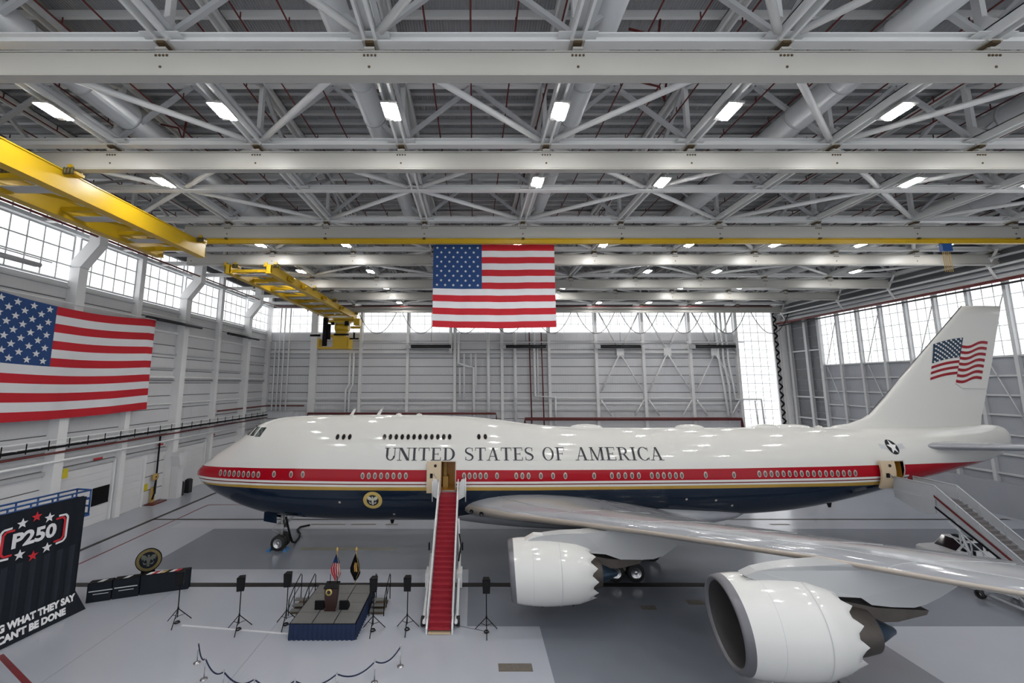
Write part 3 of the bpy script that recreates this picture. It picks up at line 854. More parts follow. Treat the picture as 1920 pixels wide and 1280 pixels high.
# ================================================================== flags
STAR = [(math.cos(PI / 2 + k * PI / 5) * (1 if k % 2 == 0 else .42), math.sin(PI / 2 + k * PI / 5) * (1 if k % 2 == 0 else .42)) for k in range(10)]


def us_flag(label, o, u, nrm, L, Hh, sag, mats, star_r, depth=.1):
    """o: top left corner; u: direction to the fly end; hangs along -z"""
    o = Vector(o); u = Vector(u); n = Vector(nrm)
    t = thing('hanging_flag', label, 'flag', tuple(o - Vector((0, 0, Hh))))

    def P(a, b):   # a 0..1 along the fly, b 0..1 down
        s = sag(a)
        w = depth * (math.sin(a * 17 + b * 1.5) * .5 + math.sin(a * 41 + b * 3) * .22) * (.35 + .65 * b)
        return o + u * (a * L) + Vector((0, 0, -Hh * b - s[0] * (1 - b) - s[1] * b)) + n * w
    NX = 60
    top = MB()
    for i in range(13):
        for c in range(NX):
            a0, a1 = c / NX, (c + 1) / NX
            canton = i < 7 and a1 <= .4 + 1e-6
            m = 2 if canton else (0 if i % 2 == 0 else 1)
            for q in range(2):
                b0, b1 = (i + q / 2) / 13, (i + (q + 1) / 2) / 13
                top.add([P(a0, b0), P(a0, b1), P(a1, b1), P(a1, b0)], [(0, 1, 2, 3)], m, True)
    me = top.mesh('cloth', mats)
    import bmesh
    bm = bmesh.new(); bm.from_mesh(me); bmesh.ops.remove_doubles(bm, verts=bm.verts, dist=.001); bm.to_mesh(me); bm.free()
    place('cloth', me, t)
    bar('header_pole', 'steel_white', t, P(0, 0) + Vector((0, 0, .06)), P(1, 0) + Vector((0, 0, .06)), .08, .08)
    sm = MB()
    k = len(STAR)
    sm.add([(p[0], p[1], .0) for p in STAR] + [(0, 0, 0)], [(i, (i + 1) % k, k) for i in range(k)])
    sme = sm.mesh('flag_star', mats[1])
    R = Matrix((u, Vector((0, 0, 1)), u.cross(Vector((0, 0, 1))))).transposed()
    for r in range(9):
        for c in range(6 if r % 2 == 0 else 5):
            a = .4 * (((c + .5) / 6) if r % 2 == 0 else ((c + 1) / 6))
            b = (7 / 13) * (r + .75) / 9.5
            place('star', sme, t, P(a, b) + n * .03, R, (star_r, star_r, star_r))
    return t


us_flag('large flag with stars hanging along the left wall', (XL + 1.5, 29.1, 22.15), (0, 1, 0), (1, 0, 0), 19.5, 10.55, lambda a: (.55 * math.sin(PI * min(1, max(0, (a - .1) / .85))), .25 * math.sin(PI * a)), ('cloth_red', 'cloth_white', 'cloth_blue'), .34, .22)
us_flag('flag with stars hanging from the yellow rail above the aircraft', (-3.74, 36.4, 27.42), (1, 0, 0), (0, -1, 0), 11.25, 7.75, lambda a: (0, .12 * math.sin(PI * a)), ('cloth_red', 'cloth_white', 'cloth_blue'), .145, .16)

# ================================================================== the aircraft
XN, YC = -25.17, 38.5
# station: distance from nose, half width, crown, keel, height of greatest width
ST = np.array([(0.0, 0.0, 6.66, 6.62, 6.64), (0.04, 0.2, 6.78, 6.46, 6.63), (0.15, 0.42, 6.889, 6.266, 6.615), (0.4, 0.72, 7.14, 6.026, 6.606), (0.8, 1.08, 7.509, 5.74, 6.592), (1.3, 1.38, 7.904, 5.389, 6.574), (2.0, 1.725, 8.416, 4.949, 6.55), (2.8, 2.044, 8.895, 4.547, 6.537), (3.6, 2.295, 9.438, 4.2, 6.523), (4.2, 2.461, 9.872, 3.96, 6.513), (4.8, 2.584, 10.387, 3.732, 6.503), (5.5, 2.728, 10.883, 3.508, 6.497), (6.3, 2.863, 11.206, 3.284, 6.493), (7.3, 2.973, 11.441, 3.082, 6.487), (8.5, 3.083, 11.564, 2.927, 6.481), (10.0, 3.18, 11.64, 2.789, 6.472), (12.0, 3.227, 11.681, 2.685, 6.461), (15.0, 3.25, 11.71, 2.599, 6.45), (18.0, 3.25, 11.697, 2.558, 6.45), (21.0, 3.25, 11.664, 2.543, 6.45), (23.0, 3.25, 11.615, 2.533, 6.45), (25.0, 3.25, 11.521, 2.523, 6.465), (27.0, 3.25, 11.322, 2.529, 6.495), (29.0, 3.25, 11.062, 2.545, 6.525), (31.0, 3.25, 10.822, 2.561, 6.555), (33.0, 3.25, 10.662, 2.577, 6.585), (35.0, 3.25, 10.586, 2.593, 6.603), (38.0, 3.25, 10.544, 2.618, 6.612), (42.0, 3.25, 10.543, 2.651, 6.625), (46.0, 3.25, 10.544, 2.886, 6.638), (50.0, 3.25, 10.554, 3.121, 6.65), (53.0, 3.25, 10.561, 3.38, 6.819), (55.0, 3.25, 10.565, 3.69, 6.931), (57.0, 3.183, 10.574, 4.1, 7.044), (59.0, 3.073, 10.584, 4.57, 7.225), (61.0, 2.92, 10.596, 5.07, 7.475), (63.0, 2.673, 10.617, 5.571, 7.725), (65.0, 2.393, 10.638, 6.042, 7.975), (67.0, 2.08, 10.674, 6.489, 8.267), (69.0, 1.693, 10.716, 6.9, 8.6), (71.0, 1.29, 10.765, 7.336, 8.933), (72.0, 1.08, 10.799, 7.588, 9.1), (73.0, 0.86, 10.82, 7.91, 9.341), (73.8, 0.64, 10.72, 8.286, 9.533), (74.3, 0.457, 10.52, 8.775, 9.654), (74.6, 0.2, 10.2, 9.3, 9.726)])


def smooth_interp(tab, s):
    x = tab[:, 0]
    i = int(np.clip(np.searchsorted(x, s) - 1, 0, len(x) - 2))
    x0, x1 = x[i], x[i + 1]
    h = x1 - x0
    u = min(1, max(0, (s - x0) / h))
    out = []
    for c in range(1, tab.shape[1]):
        y = tab[:, c]
        d = (y[i + 1] - y[i]) / h
        m0 = d if i == 0 else ((y[i] - y[i - 1]) / (x[i] - x[i - 1]) * h + d * (x[i] - x[i - 1])) / (h + x[i] - x[i - 1])
        m1 = d if i + 2 >= len(x) else ((y[i + 2] - y[i + 1]) / (x[i + 2] - x[i + 1]) * h + d * (x[i + 2] - x[i + 1])) / (h + x[i + 2] - x[i + 1])
        out.append((1 + 2 * u) * (1 - u) ** 2 * y[i] + u * (1 - u) ** 2 * h * m0 + u * u * (3 - 2 * u) * y[i + 1] + u * u * (u - 1) * h * m1)
    return out


def lin(tab, s):
    return float(np.interp(s, [a for a, b in tab], [b for a, b in tab]))


REDTOP = [(0, 7.3), (1.3, 7.34), (2.2, 7.39), (5.2, 7.49), (10, 7.51), (15, 7.46), (19.5, 7.4), (30, 7.39), (38, 7.43), (47, 7.52), (52.6, 7.63), (58.7, 7.76), (65, 7.8), (70, 7.72), (74.7, 7.7)]
REDBOT = [(0, 6.5), (5.3, 6.55), (10, 6.53), (15, 6.48), (19.5, 6.46), (30, 6.48), (38, 6.55), (47, 6.63), (52.5, 6.72), (58.6, 6.83), (64, 6.95)]
GOLDTOP = [(0, 6.0), (2.6, 6.04), (5.4, 6.11), (10, 6.1), (15, 6.03), (30, 6.03), (38, 6.09), (47, 6.22), (58.6, 6.39), (64, 6.5)]
GOLDBOT = [(0, 5.87), (2.6, 5.87), (5.3, 5.89), (10, 5.81), (19, 5.74), (30, 5.76), (38, 5.85), (47, 5.94), (52, 6.04), (58.7, 6.1), (64, 6.2)]
DOORTOP = 8.08


def half_w(s, z):
    W_, Zt, Zb, Zw = smooth_interp(ST, s)
    h = (Zt - Zw) if z > Zw else (Zw - Zb)
    return W_ * math.sqrt(max(0, 1 - ((z - Zw) / h) ** 2))


def skin(s, z, off=0.0):
    """point on the near side of the fuselage skin and its outward normal"""
    e = .03
    p = Vector((XN + s, YC - half_w(s, z), z))
    ps = Vector((XN + s + e, YC - half_w(s + e, z), z)) - p
    pz = Vector((XN + s, YC - half_w(s, z + e), z + e)) - p
    n = ps.cross(pz).normalized()
    if n.y > 0: n = -n
    return p + n * off, n


plane = thing('jumbo_jet', 'white, red, gold and navy four-engined jumbo jet filling the hangar', 'airplane', (-17.3, YC, 0))
D2 = (22.42, 23.66)
D5 = (60.65, 61.72)
ss = sorted(set([0.0, .04, .1, .2, .35, .55, .8, 1.1, 1.5, 2, 2.5, 3, 3.5, 4, 4.4, 4.8, 5.2, 5.6, 6, 6.5, 7, 7.6, 8.3, 9, 10, 11, 12, 13.5, 15, 17, 19, 21, *D2, 25, 26, 27, 28, 29, 30, 31, 32, 33, 34.5, 36, 38, 40, 43, 46, 48, 50, 51.5, 53, 54, 55, 56, 57, 58, 59, 60, *D5, 62.3, 63, 64, 65, 66, 67, 68, 69, 70, 71, 72, 72.6, 73.2, 73.7, 74.1, 74.4, 74.6]))
rings = []
NB, NT = 9, 16
for s in ss:
    W_, Zt, Zb, Zw = smooth_interp(ST, s)
    rb, rt = lin(REDBOT, s), lin(REDTOP, s)
    edges = [lin(GOLDBOT, s), lin(GOLDTOP, s), rb - .27, rb - .18, rb, rb + (rt - rb) / 3, rb + (rt - rb) * 2 / 3, rt, DOORTOP]
    edges = [min(max(e, Zb + .002), Zt - .002) for e in edges]

    def ang(z):
        h = (Zt - Zw) if z > Zw else (Zw - Zb)
        return math.asin(max(-1, min(1, (z - Zw) / max(h, 1e-4))))

    def zz(a):
        return Zw + (Zt - Zw) * math.sin(a) if a > 0 else Zw + (Zw - Zb) * math.sin(a)
    a0, a1 = ang(edges[0]), ang(edges[-1])
    zs = [zz(-PI / 2 + (a0 + PI / 2) * i / NB) for i in range(NB)] + edges + [zz(a1 + (PI / 2 - a1) * i / NT) for i in range(1, NT + 1)]
    rings.append(zs)
nr = len(rings[0])
bandmat = [4] * NB + [3, 0, 2, 0, 1, 1, 1, 0] + [0] * NT   # row interval -> material
fm = MB()
vs = []
for s, zs in zip(ss, rings):
    W_, Zt, Zb, Zw = smooth_interp(ST, s)
    pts = []
    for z in zs:
        h = (Zt - Zw) if z > Zw else (Zw - Zb)
        y = W_ * math.sqrt(max(0, 1 - ((z - Zw) / max(h, 1e-4)) ** 2))
        pts.append((XN + s, y, z))
    ring = [(x, YC - y, z) for x, y, z in pts] + [(x, YC + y, z) for x, y, z in pts[-2:0:-1]]
    vs.append(ring)
nv = len(vs[0])
allv = [p for r in vs for p in r]
fs, ms = [], []
for i in range(len(ss) - 1):
    sm_ = (ss[i] + ss[i + 1]) / 2
    for j in range(nv):
        row = j if j < nr - 1 else (2 * (nr - 1) - 1 - j)
        m = bandmat[row]
        if sm_ > 62.3 and row < NB + 7: m = 1
        if sm_ < .5 and row < NB + 7: m = 1
        near = j < nr - 1
        if near and NB <= row < NB + 8 and (abs(sm_ - sum(D2) / 2) < .5 or abs(sm_ - sum(D5) / 2) < .5):
            continue
        j2 = (j + 1) % nv
        fs.append((i * nv + j, (i + 1) * nv + j, (i + 1) * nv + j2, i * nv + j2)); ms.append(m)
fm.v = allv; fm.f = fs; fm.m = ms; fm.sm = [True] * len(fs)
fm.f.append(tuple((len(ss) - 1) * nv + j for j in range(nv))); fm.m.append(0); fm.sm.append(False)
fuselage = fm.build('fuselage', ('paint_white', 'paint_red', 'paint_deep_red', 'paint_gold', 'paint_navy'), plane)

# wing to body fairing
rows = []
for i in range(33):
    u = i / 32
    s = 22.4 + 26.4 * u
    k = max(0.0, math.sin(PI * u)) ** .6
    a_, b_, zc_ = 1.2 + 2.2 * k, .4 + .95 * k, 3.4 - .05 * k
    rows.append([(XN + s, YC - math.cos(2 * PI * q / 28) * a_, zc_ - math.sin(2 * PI * q / 28) * b_) for q in range(28)])
MB().grid(rows, 0, True, True).build('belly_fairing', 'wing_grey', plane)

# ---- wings
WST = [(0.0, 22.1, 41.3, 3.85, 3.6, .165), (2.9, 24.65, 41.8, 4.2, 3.85, .16), (6.7, 28.0, 42.7, 4.76, 4.3, .128), (11.5, 32.28, 44.1, 5.72, 5.2, .108), (14.8, 35.2, 46.2, 6.32, 5.85, .10), (17.3, 37.42, 47.8, 6.72, 6.3, .097), (20.0, 39.8, 49.5, 7.15, 6.8, .095), (23.0, 42.45, 51.4, 7.5, 7.2, .093), (27.0, 46.0, 54.0, 8.05, 7.85, .09), (31.0, 49.5, 56.6, 8.75, 8.6, .085), (33.4, 52.3, 58.3, 9.2, 9.1, .08), (34.2, 55.5, 59.3, 9.35, 9.3, .06)]


def naca(t, c):
    return 5 * t * (.2969 * math.sqrt(c) - .126 * c - .3516 * c * c + .2843 * c ** 3 - .1015 * c ** 4)


CH = [1, .92, .82, .7, .58, .46, .35, .25, .17, .1, .055, .025, .008]


def wing_mesh(side):
    rows = []
    W = []
    for a, b in zip(WST, WST[1:]):
        for q in range(3):
            W.append([a[i] + (b[i] - a[i]) * q / 3 for i in range(6)])
    W.append(list(WST[-1]))
    for lat, sl, st, zl, zt, th in W:
        c = st - sl
        if side < 0 and lat > 12: zl, zt = 5.72 + (lat - 12) * .02, 5.2 + (lat - 12) * .02
        def pt(f, sg):
            cam_ = .014 * c * math.sin(PI * min(1, f * 1.0))
            return (XN + sl + c * f, YC - side * lat, zl + (zt - zl) * f + cam_ + .07 + sg * naca(th * .76, f) * c)
        rows.append([pt(f, 1) for f in CH] + [pt(0, 0)] + [pt(f, -1) for f in reversed(CH)])
    m = MB()
    nc = len(rows[0])
    m.v = [p for r in rows for p in r]
    for i in range(len(rows) - 1):
        for j in range(nc - 1):
            q = (i * nc + j, i * nc + j + 1, (i + 1) * nc + j + 1, (i + 1) * nc + j)
            m.f.append(q if side > 0 else q[::-1])
            m.m.append(1 if 12 <= j <= 14 else 0); m.sm.append(True)
    m.f.append(tuple((len(rows) - 1) * nc + j for j in range(nc))); m.m.append(0); m.sm.append(False)
    return m


wing = wing_mesh(1).build('wing', ('wing_grey', 'leading_edge'), plane)
wing_mesh(-1).build('wing', ('wing_grey', 'leading_edge'), plane)
for s, z in ((25.15, 4.12), (25.95, 4.2)):   # lights in the wing root
    lat = 3.35 if s < 25.5 else 4.25
    MB().lathe([(0, .17), (.05, .17), (.06, 0.001)], (XN + 24.0 + .89 * (lat - 2.9) + .58, YC - lat - .1, z + .03), 'Y', 14).build('landing_light', 'window_dark', wing)
for lat, s0, z0 in ((8.0, 41.0, 4.1), (13.8, 43.6, 5.3), (17.6, 45.4, 5.9), (22.3, 48.5, 6.7)):   # flap track fairings
    MB().tube([(XN + s0 - 2.4, YC - lat, z0 + .25), (XN + s0 - 1, YC - lat, z0), (XN + s0 + 1.4, YC - lat, z0 - .15), (XN + s0 + 2.9, YC - lat, z0 + .1), (XN + s0 + 3.6, YC - lat, z0 + .2)], [.08, .36, .42, .25, .05], 10).build('flap_fairing', 'wing_grey', plane)
for f in (.14, .55, .66, .8):   # spanwise seams on the upper skin
    pts = []
    for lat, sl, st, zl, zt, th in WST[1:-1]:
        c = st - sl
        pts.append((XN + sl + c * f, YC - lat, zl + (zt - zl) * f + .014 * c * math.sin(PI * f) + .072 + naca(th * .76, f) * c))
    MB().tube(pts, .016, 4).build('wing_seam', 'steel_grey' if f < .2 else 'wall_dark', wing)
for lat in (9.0, 13.2, 16.0, 18.6, 21.6, 25.0):   # chordwise seams
    a = [x for x in zip(WST, WST[1:]) if x[0][0] <= lat <= x[1][0]][0]
    u = (lat - a[0][0]) / (a[1][0] - a[0][0])
    l_, sl, st, zl, zt, th = [p + (q - p) * u for p, q in zip(*a)]
    c = st - sl
    MB().tube([(XN + sl + c * f, YC - lat, zl + (zt - zl) * f + .014 * c * math.sin(PI * f) + .072 + naca(th * .76, f) * c) for f in (.01, .04, .08, .14, .25, .4, .55)], .012, 4).build('wing_seam', 'steel_grey', wing)

# ---- engines
def engine(label, s0, lat, zc, pyl, toe, LS):
    ax, ay = XN + s0, YC - lat
    ct, st_ = math.cos(toe), -math.sin(toe)

    def fit(mb):   # the engine axis is toed in toward the fuselage
        mb.v = [(ax + 2.2 + (p[0] - ax - 2.2) * ct - (p[1] - ay) * st_, ay + (p[0] - ax - 2.2) * st_ + (p[1] - ay) * ct, p[2]) for p in mb.v]
        return mb
    n = 72
    V_ = 1.03
    prof = [(0.0, 1.565), (.03, 1.61), (.1, 1.655), (.32, 1.71), (.75, 1.76), (1.3, 1.79), (2.0, 1.80), (2.6, 1.775), (3.2, 1.72), (LS - 1.03, 1.62), (LS - .58, 1.49), (LS - .33, 1.40), (LS, 1.27)]
    inner = [(0.0, 1.565), (.02, 1.5), (.12, 1.44), (.4, 1.38), (.8, 1.36), (1.4, 1.38)]

    def ring(t, r, chev=False):
        out = []
        for k in range(n):
            a = 2 * PI * k / n
            dz = math.sin(a)
            tt = t
            if chev:
                ph = (k % 6) / 6
                tt = t - .4 * (1 - abs(2 * ph - 1)) + .05
            tilt = -.13 * dz * max(0, 1 - t / 2.5)
            out.append((ax + tt + tilt, ay + r * math.cos(a), zc + r * dz * V_))
        return out
    rows = [ring(t, r, i == len(prof) - 1) for i, (t, r) in enumerate(prof)]
    lip = MB()
    lip.grid([ring(t, r) for t, r in reversed(inner[:3])] + rows[1:4], 0, True, True, True)
    body = MB()
    body.grid(rows[3:], 0, True, True, True)
    # inner face of the fan nozzle
    nz = MB()
    nz.grid(rows[-1:] + [ring(4.0, 1.36), ring(3.3, 1.38)], 0, True, True, True)
    cowl = fit(body).build('nacelle', 'nacelle_white', plane)
    cowl['label'] = label
    fit(lip).build('inlet_lip', 'lip_metal', cowl)
    fit(MB().grid([ring(t, r) for t, r in inner[2:]], 0, True, True, False)).build('inlet_duct', 'inlet_liner', cowl)
    fit(nz).build('fan_nozzle', 'exhaust', cowl)
    f = MB()
    f.lathe([(1.38, 1.38), (1.42, .4), (1.1, .3), (.85, .12), (.78, .001)], (ax, ay, zc), 'X', 36)
    fit(f).build('fan_disc', 'fan_dark', cowl)
    bl = MB()
    for k in range(18):
        a = 2 * PI * k / 18
        ca, sa = math.cos(a), math.sin(a)
        c2, s2 = math.cos(a + .2), math.sin(a + .2)
        bl.add([(ax + 1.3, ay + .35 * ca, zc + .35 * sa), (ax + 1.12, ay + 1.34 * ca, zc + 1.34 * sa), (ax + 1.3, ay + 1.34 * c2, zc + 1.34 * s2), (ax + 1.36, ay + .35 * c2, zc + .35 * s2)], [(0, 1, 2, 3)])
    fit(bl).build('fan_blades', 'fan_dark', cowl)
    core = MB()
    core.lathe([(3.4, 1.05), (4.4, 1.0), (5.0, .9), (5.5, .78)], (ax, ay, zc - .02), 'X', 36)
    core.lathe([(5.5, .78), (5.3, .7), (4.8, .68)], (ax, ay, zc - .02), 'X', 36)
    fit(core).build('core_cowl', 'exhaust', cowl)
    fit(MB().lathe([(4.8, .62), (5.4, .6), (5.9, .42), (6.5, .12), (6.6, .001)], (ax, ay, zc - .02), 'X', 24)).build('exhaust_cone', 'exhaust_blue', cowl)
    # fan cowl seam, strake, drain dots
    fit(MB().lathe([(2.98, 1.765), (2.99, 1.772), (3.0, 1.765)], (ax, ay, zc), 'X', 72, sq=(1, V_))).build('cowl_seam', 'steel_grey', cowl)
    fit(MB().lathe([(1.35, 1.79), (1.36, 1.796), (1.37, 1.79)], (ax, ay, zc), 'X', 72, sq=(1, V_))).build('cowl_seam', 'steel_grey', cowl)
    for t_, a in ((1.9, -1.95), (3.7, -2.05)):
        r = 1.80 if t_ < 3 else 1.68
        fit(MB().lathe([(0, .05), (.02, .05), (.025, .001)], (ax + t_, ay + r * math.cos(a) - .02, zc + r * V_ * math.sin(a)), 'Y', 10)).build('vent_dot', 'window_dark', cowl)
    # pylon
    p = MB()
    k = len(pyl)
    wid = [.24 + .16 * min(1, max(0, (q[0] - s0 - 1) / 3)) for q in pyl]
    A = [(XN + q[0], ay - w, q[1]) for q, w in zip(pyl, wid)]
    B = [(XN + q[0], ay + w, q[1]) for q, w in zip(pyl, wid)]
    p.add(A + B, [tuple(range(k)), tuple(range(k, 2 * k))[::-1]] + [((i + 1) % k, i, k + i, k + (i + 1) % k) for i in range(k)])
    py = p.build('engine_pylon', 'pylon_grey', plane)
    h = MB().prism([(4.7, 1.05), (5.1, .45), (5.8, .28), (6.7, .3), (7.9, .56), (8.0, .72), (5.9, .82)][::-1], (ax, ay - .37, zc), (1, 0, 0), (0, 0, 1), (0, .74, 0))
    h.build('heat_shield', 'exhaust', py)
    fit(MB().prism([(0, 0), (.75, .42), (1.55, .40), (1.5, 0)], (ax + .75, ay - .25, zc + 1.72), (1, 0, 0), (0, 0, 1), (0, .5, 0))).build('cowl_hump', 'nacelle_white', cowl)
    return cowl


engine('inboard engine nacelle with sawtooth rear edge beside the red stairs', 27.4, 11.8, 3.2,
       [(28.4, 4.95), (28.9, 5.2), (29.6, 5.36), (30.6, 5.45), (31.9, 5.5), (33.4, 5.65), (38.5, 5.5), (38.0, 5.1), (37.3, 4.6), (36.7, 4.2), (36.1, 4.02), (35.2, 3.98), (34.1, 4.0), (33.2, 4.3), (31.6, 4.4)], math.radians(4), 5.1)
engine('outboard engine nacelle with open inlet nearest the camera', 35.5, 20.45, 4.84,
       [(36.3, 6.8), (36.8, 7.0), (37.5, 7.12), (38.3, 7.2), (39.2, 7.25), (41.0, 7.35), (45.8, 7.1), (45.2, 6.72), (44.6, 6.38), (44.0, 6.06), (43.4, 5.8), (42.9, 5.68), (42.0, 5.7), (41.2, 5.78), (40.8, 6.05), (39.6, 6.1), (37.5, 6.3)], math.radians(5), 4.55)

# ---- fin and tailplane
FIN = [(10.3, 57.6, 72.2), (10.72, 58.6, 72.25), (10.9, 60.0, 72.3), (11.35, 61.3, 72.4), (11.7, 61.9, 72.5), (13.27, 63.6, 73.1), (15.0, 65.2, 73.7), (16.62, 66.87, 74.3), (19.1, 69.36, 75.1), (21.0, 71.3, 75.75), (22.0, 72.26, 76.05)]


def fin_half(s, z):
    sl = lin([(a, b) for a, b, c in FIN], z); st = lin([(a, c) for a, b, c in FIN], z)
    f = min(1, max(0, (s - sl) / (st - sl)))
    return naca(.085, f) * (st - sl) * .9 + .012


rows = []
for z, sl, st in FIN:
    c = st - sl
    rows.append([(XN + sl + c * f, YC - naca(.085, f) * c * .9 - .012 * (f > .001), z) for f in CH] + [(XN + sl, YC, z)] + [(XN + sl + c * f, YC + naca(.085, f) * c * .9 + .012 * (f > .001), z) for f in reversed(CH)])
m = MB().grid(rows, 0, True)
m.f.append(tuple((len(rows) - 1) * len(rows[0]) + j for j in range(len(rows[0])))); m.m.append(0); m.sm.append(False)
fin = m.build('fin', 'paint_white', plane)
MB().tube([(XN + 61.95, YC, 11.72), (XN + 72.28, YC, 22.0)], .05, 6).build('fin_leading_edge', 'lip_metal', fin)
MB().bar((XN + 70.8, YC - .27, 14.15), (XN + 73.4, YC - .06, 14.1), .02, .05).build('rudder_seam', 'steel_grey', fin)
MB().bar((XN + 70.2, YC - .3, 14.6), (XN + 70.8, YC - .27, 14.15), .02, .05).build('rudder_seam', 'steel_grey', fin)


def tailplane(side):
    T = [(0.6, 63.4, 72.6, 9.0, 9.1, .09), (2.0, 64.6, 72.9, 9.15, 9.2, .09), (6.0, 67.8, 74.3, 9.62, 9.66, .085), (11.2, 72.4, 76.3, 10.25, 10.25, .08)]
    rows = []
    for lat, sl, st, zl, zt, th in T:
        c = st - sl
        rows.append([(XN + sl + c * f, YC - side * lat, zl + (zt - zl) * f + naca(th, f) * c) for f in CH] + [(XN + sl, YC - side * lat, zl)] + [(XN + sl + c * f, YC - side * lat, zl + (zt - zl) * f - naca(th, f) * c) for f in reversed(CH)])
    m = MB().grid(rows, 0, True, False, side < 0)
    m.f.append(tuple((len(rows) - 1) * len(rows[0]) + j for j in range(len(rows[0])))); m.m.append(0); m.sm.append(False)
    m.build('tailplane', 'wing_grey', plane)


tailplane(1); tailplane(-1)

# ---- windows
def oval(hw, hh, d, m0, n=18):
    m = MB()
    m.add([(hw * math.cos(2 * PI * k / n), hh * math.sin(2 * PI * k / n), d) for k in range(n)], [tuple(range(n))], m0)
    return m


cw = oval(.155, .27, .012, 0)
cw.add([(.10 * math.cos(2 * PI * k / 18), .185 * math.sin(2 * PI * k / 18) - .03, .02) for k in range(18)], [tuple(range(18))], 1)
CWM = cw.mesh('cabin_window', ('window_rim', 'cabin_pane'))
uw = oval(.20, .30, .012, 0)
uw.add([(.15 * math.cos(2 * PI * k / 18), .25 * math.sin(2 * PI * k / 18), .02) for k in range(18)], [tuple(range(18))], 1)
UWM = uw.mesh('upper_window', ('window_rim', 'window_dark'))


def on_skin(name, me, s, z, off=.004):
    p, n = skin(s, z, off)
    up = (Vector((0, 0, 1)) - n * n.z).normalized()
    R = Matrix((up.cross(n), up, n)).transposed()
    return place(name, me, plane, p, R)


def spread(a, b, n):
    return [a + (b - a) * i / (n - 1) for i in range(n)] if n > 1 else [a]


for lst, z in ((spread(3.35, 7.0, 9), 6.98), ([8.37, 9.85, 10.85], 7.05), (spread(15.88, 19.5, 8), 6.95), (spread(24.37, 26.2, 5), 6.95), ([27.13, 28.74, 29.25, 29.77, 30.8, 31.82, 32.85, 35.26], 6.95), (spread(36.74, 39.0, 5), 6.97), (spread(40.08, 42.6, 6), 6.98), ([44.6, 46.97], 7.02), (spread(49.1, 57.2, 17), 7.1)):
    for i, s in enumerate(lst):
        on_skin('cabin_window', CWM, s, z + (.05 * (s - 49) / 8 if s > 49 else 0))
for s in [13.37, 13.9, 14.43] + spread(17.44, 23.09, 12) + [25.63, 26.19]:
    on_skin('upper_deck_window', UWM, s, 10.0)
# cockpit panes
for a, b in (((4.72, 10.02, 5.12, 10.72), 0), ((5.3, 10.0, 5.72, 10.72), 0), ((5.85, 9.95, 6.42, 10.7), 0)):
    s0, z0, s1, z1 = a
    g = []
    for i in range(5):
        z = z0 + (z1 - z0) * i / 4
        r = []
        for j in range(4):
            s = s0 + (s1 - s0) * j / 3 + .28 * i / 4
            q, n = skin(s, z, .015)
            r.append(q)
        g.append(r)
    MB().grid(g, 0, True).build('cockpit_window', 'cockpit_glass', plane)

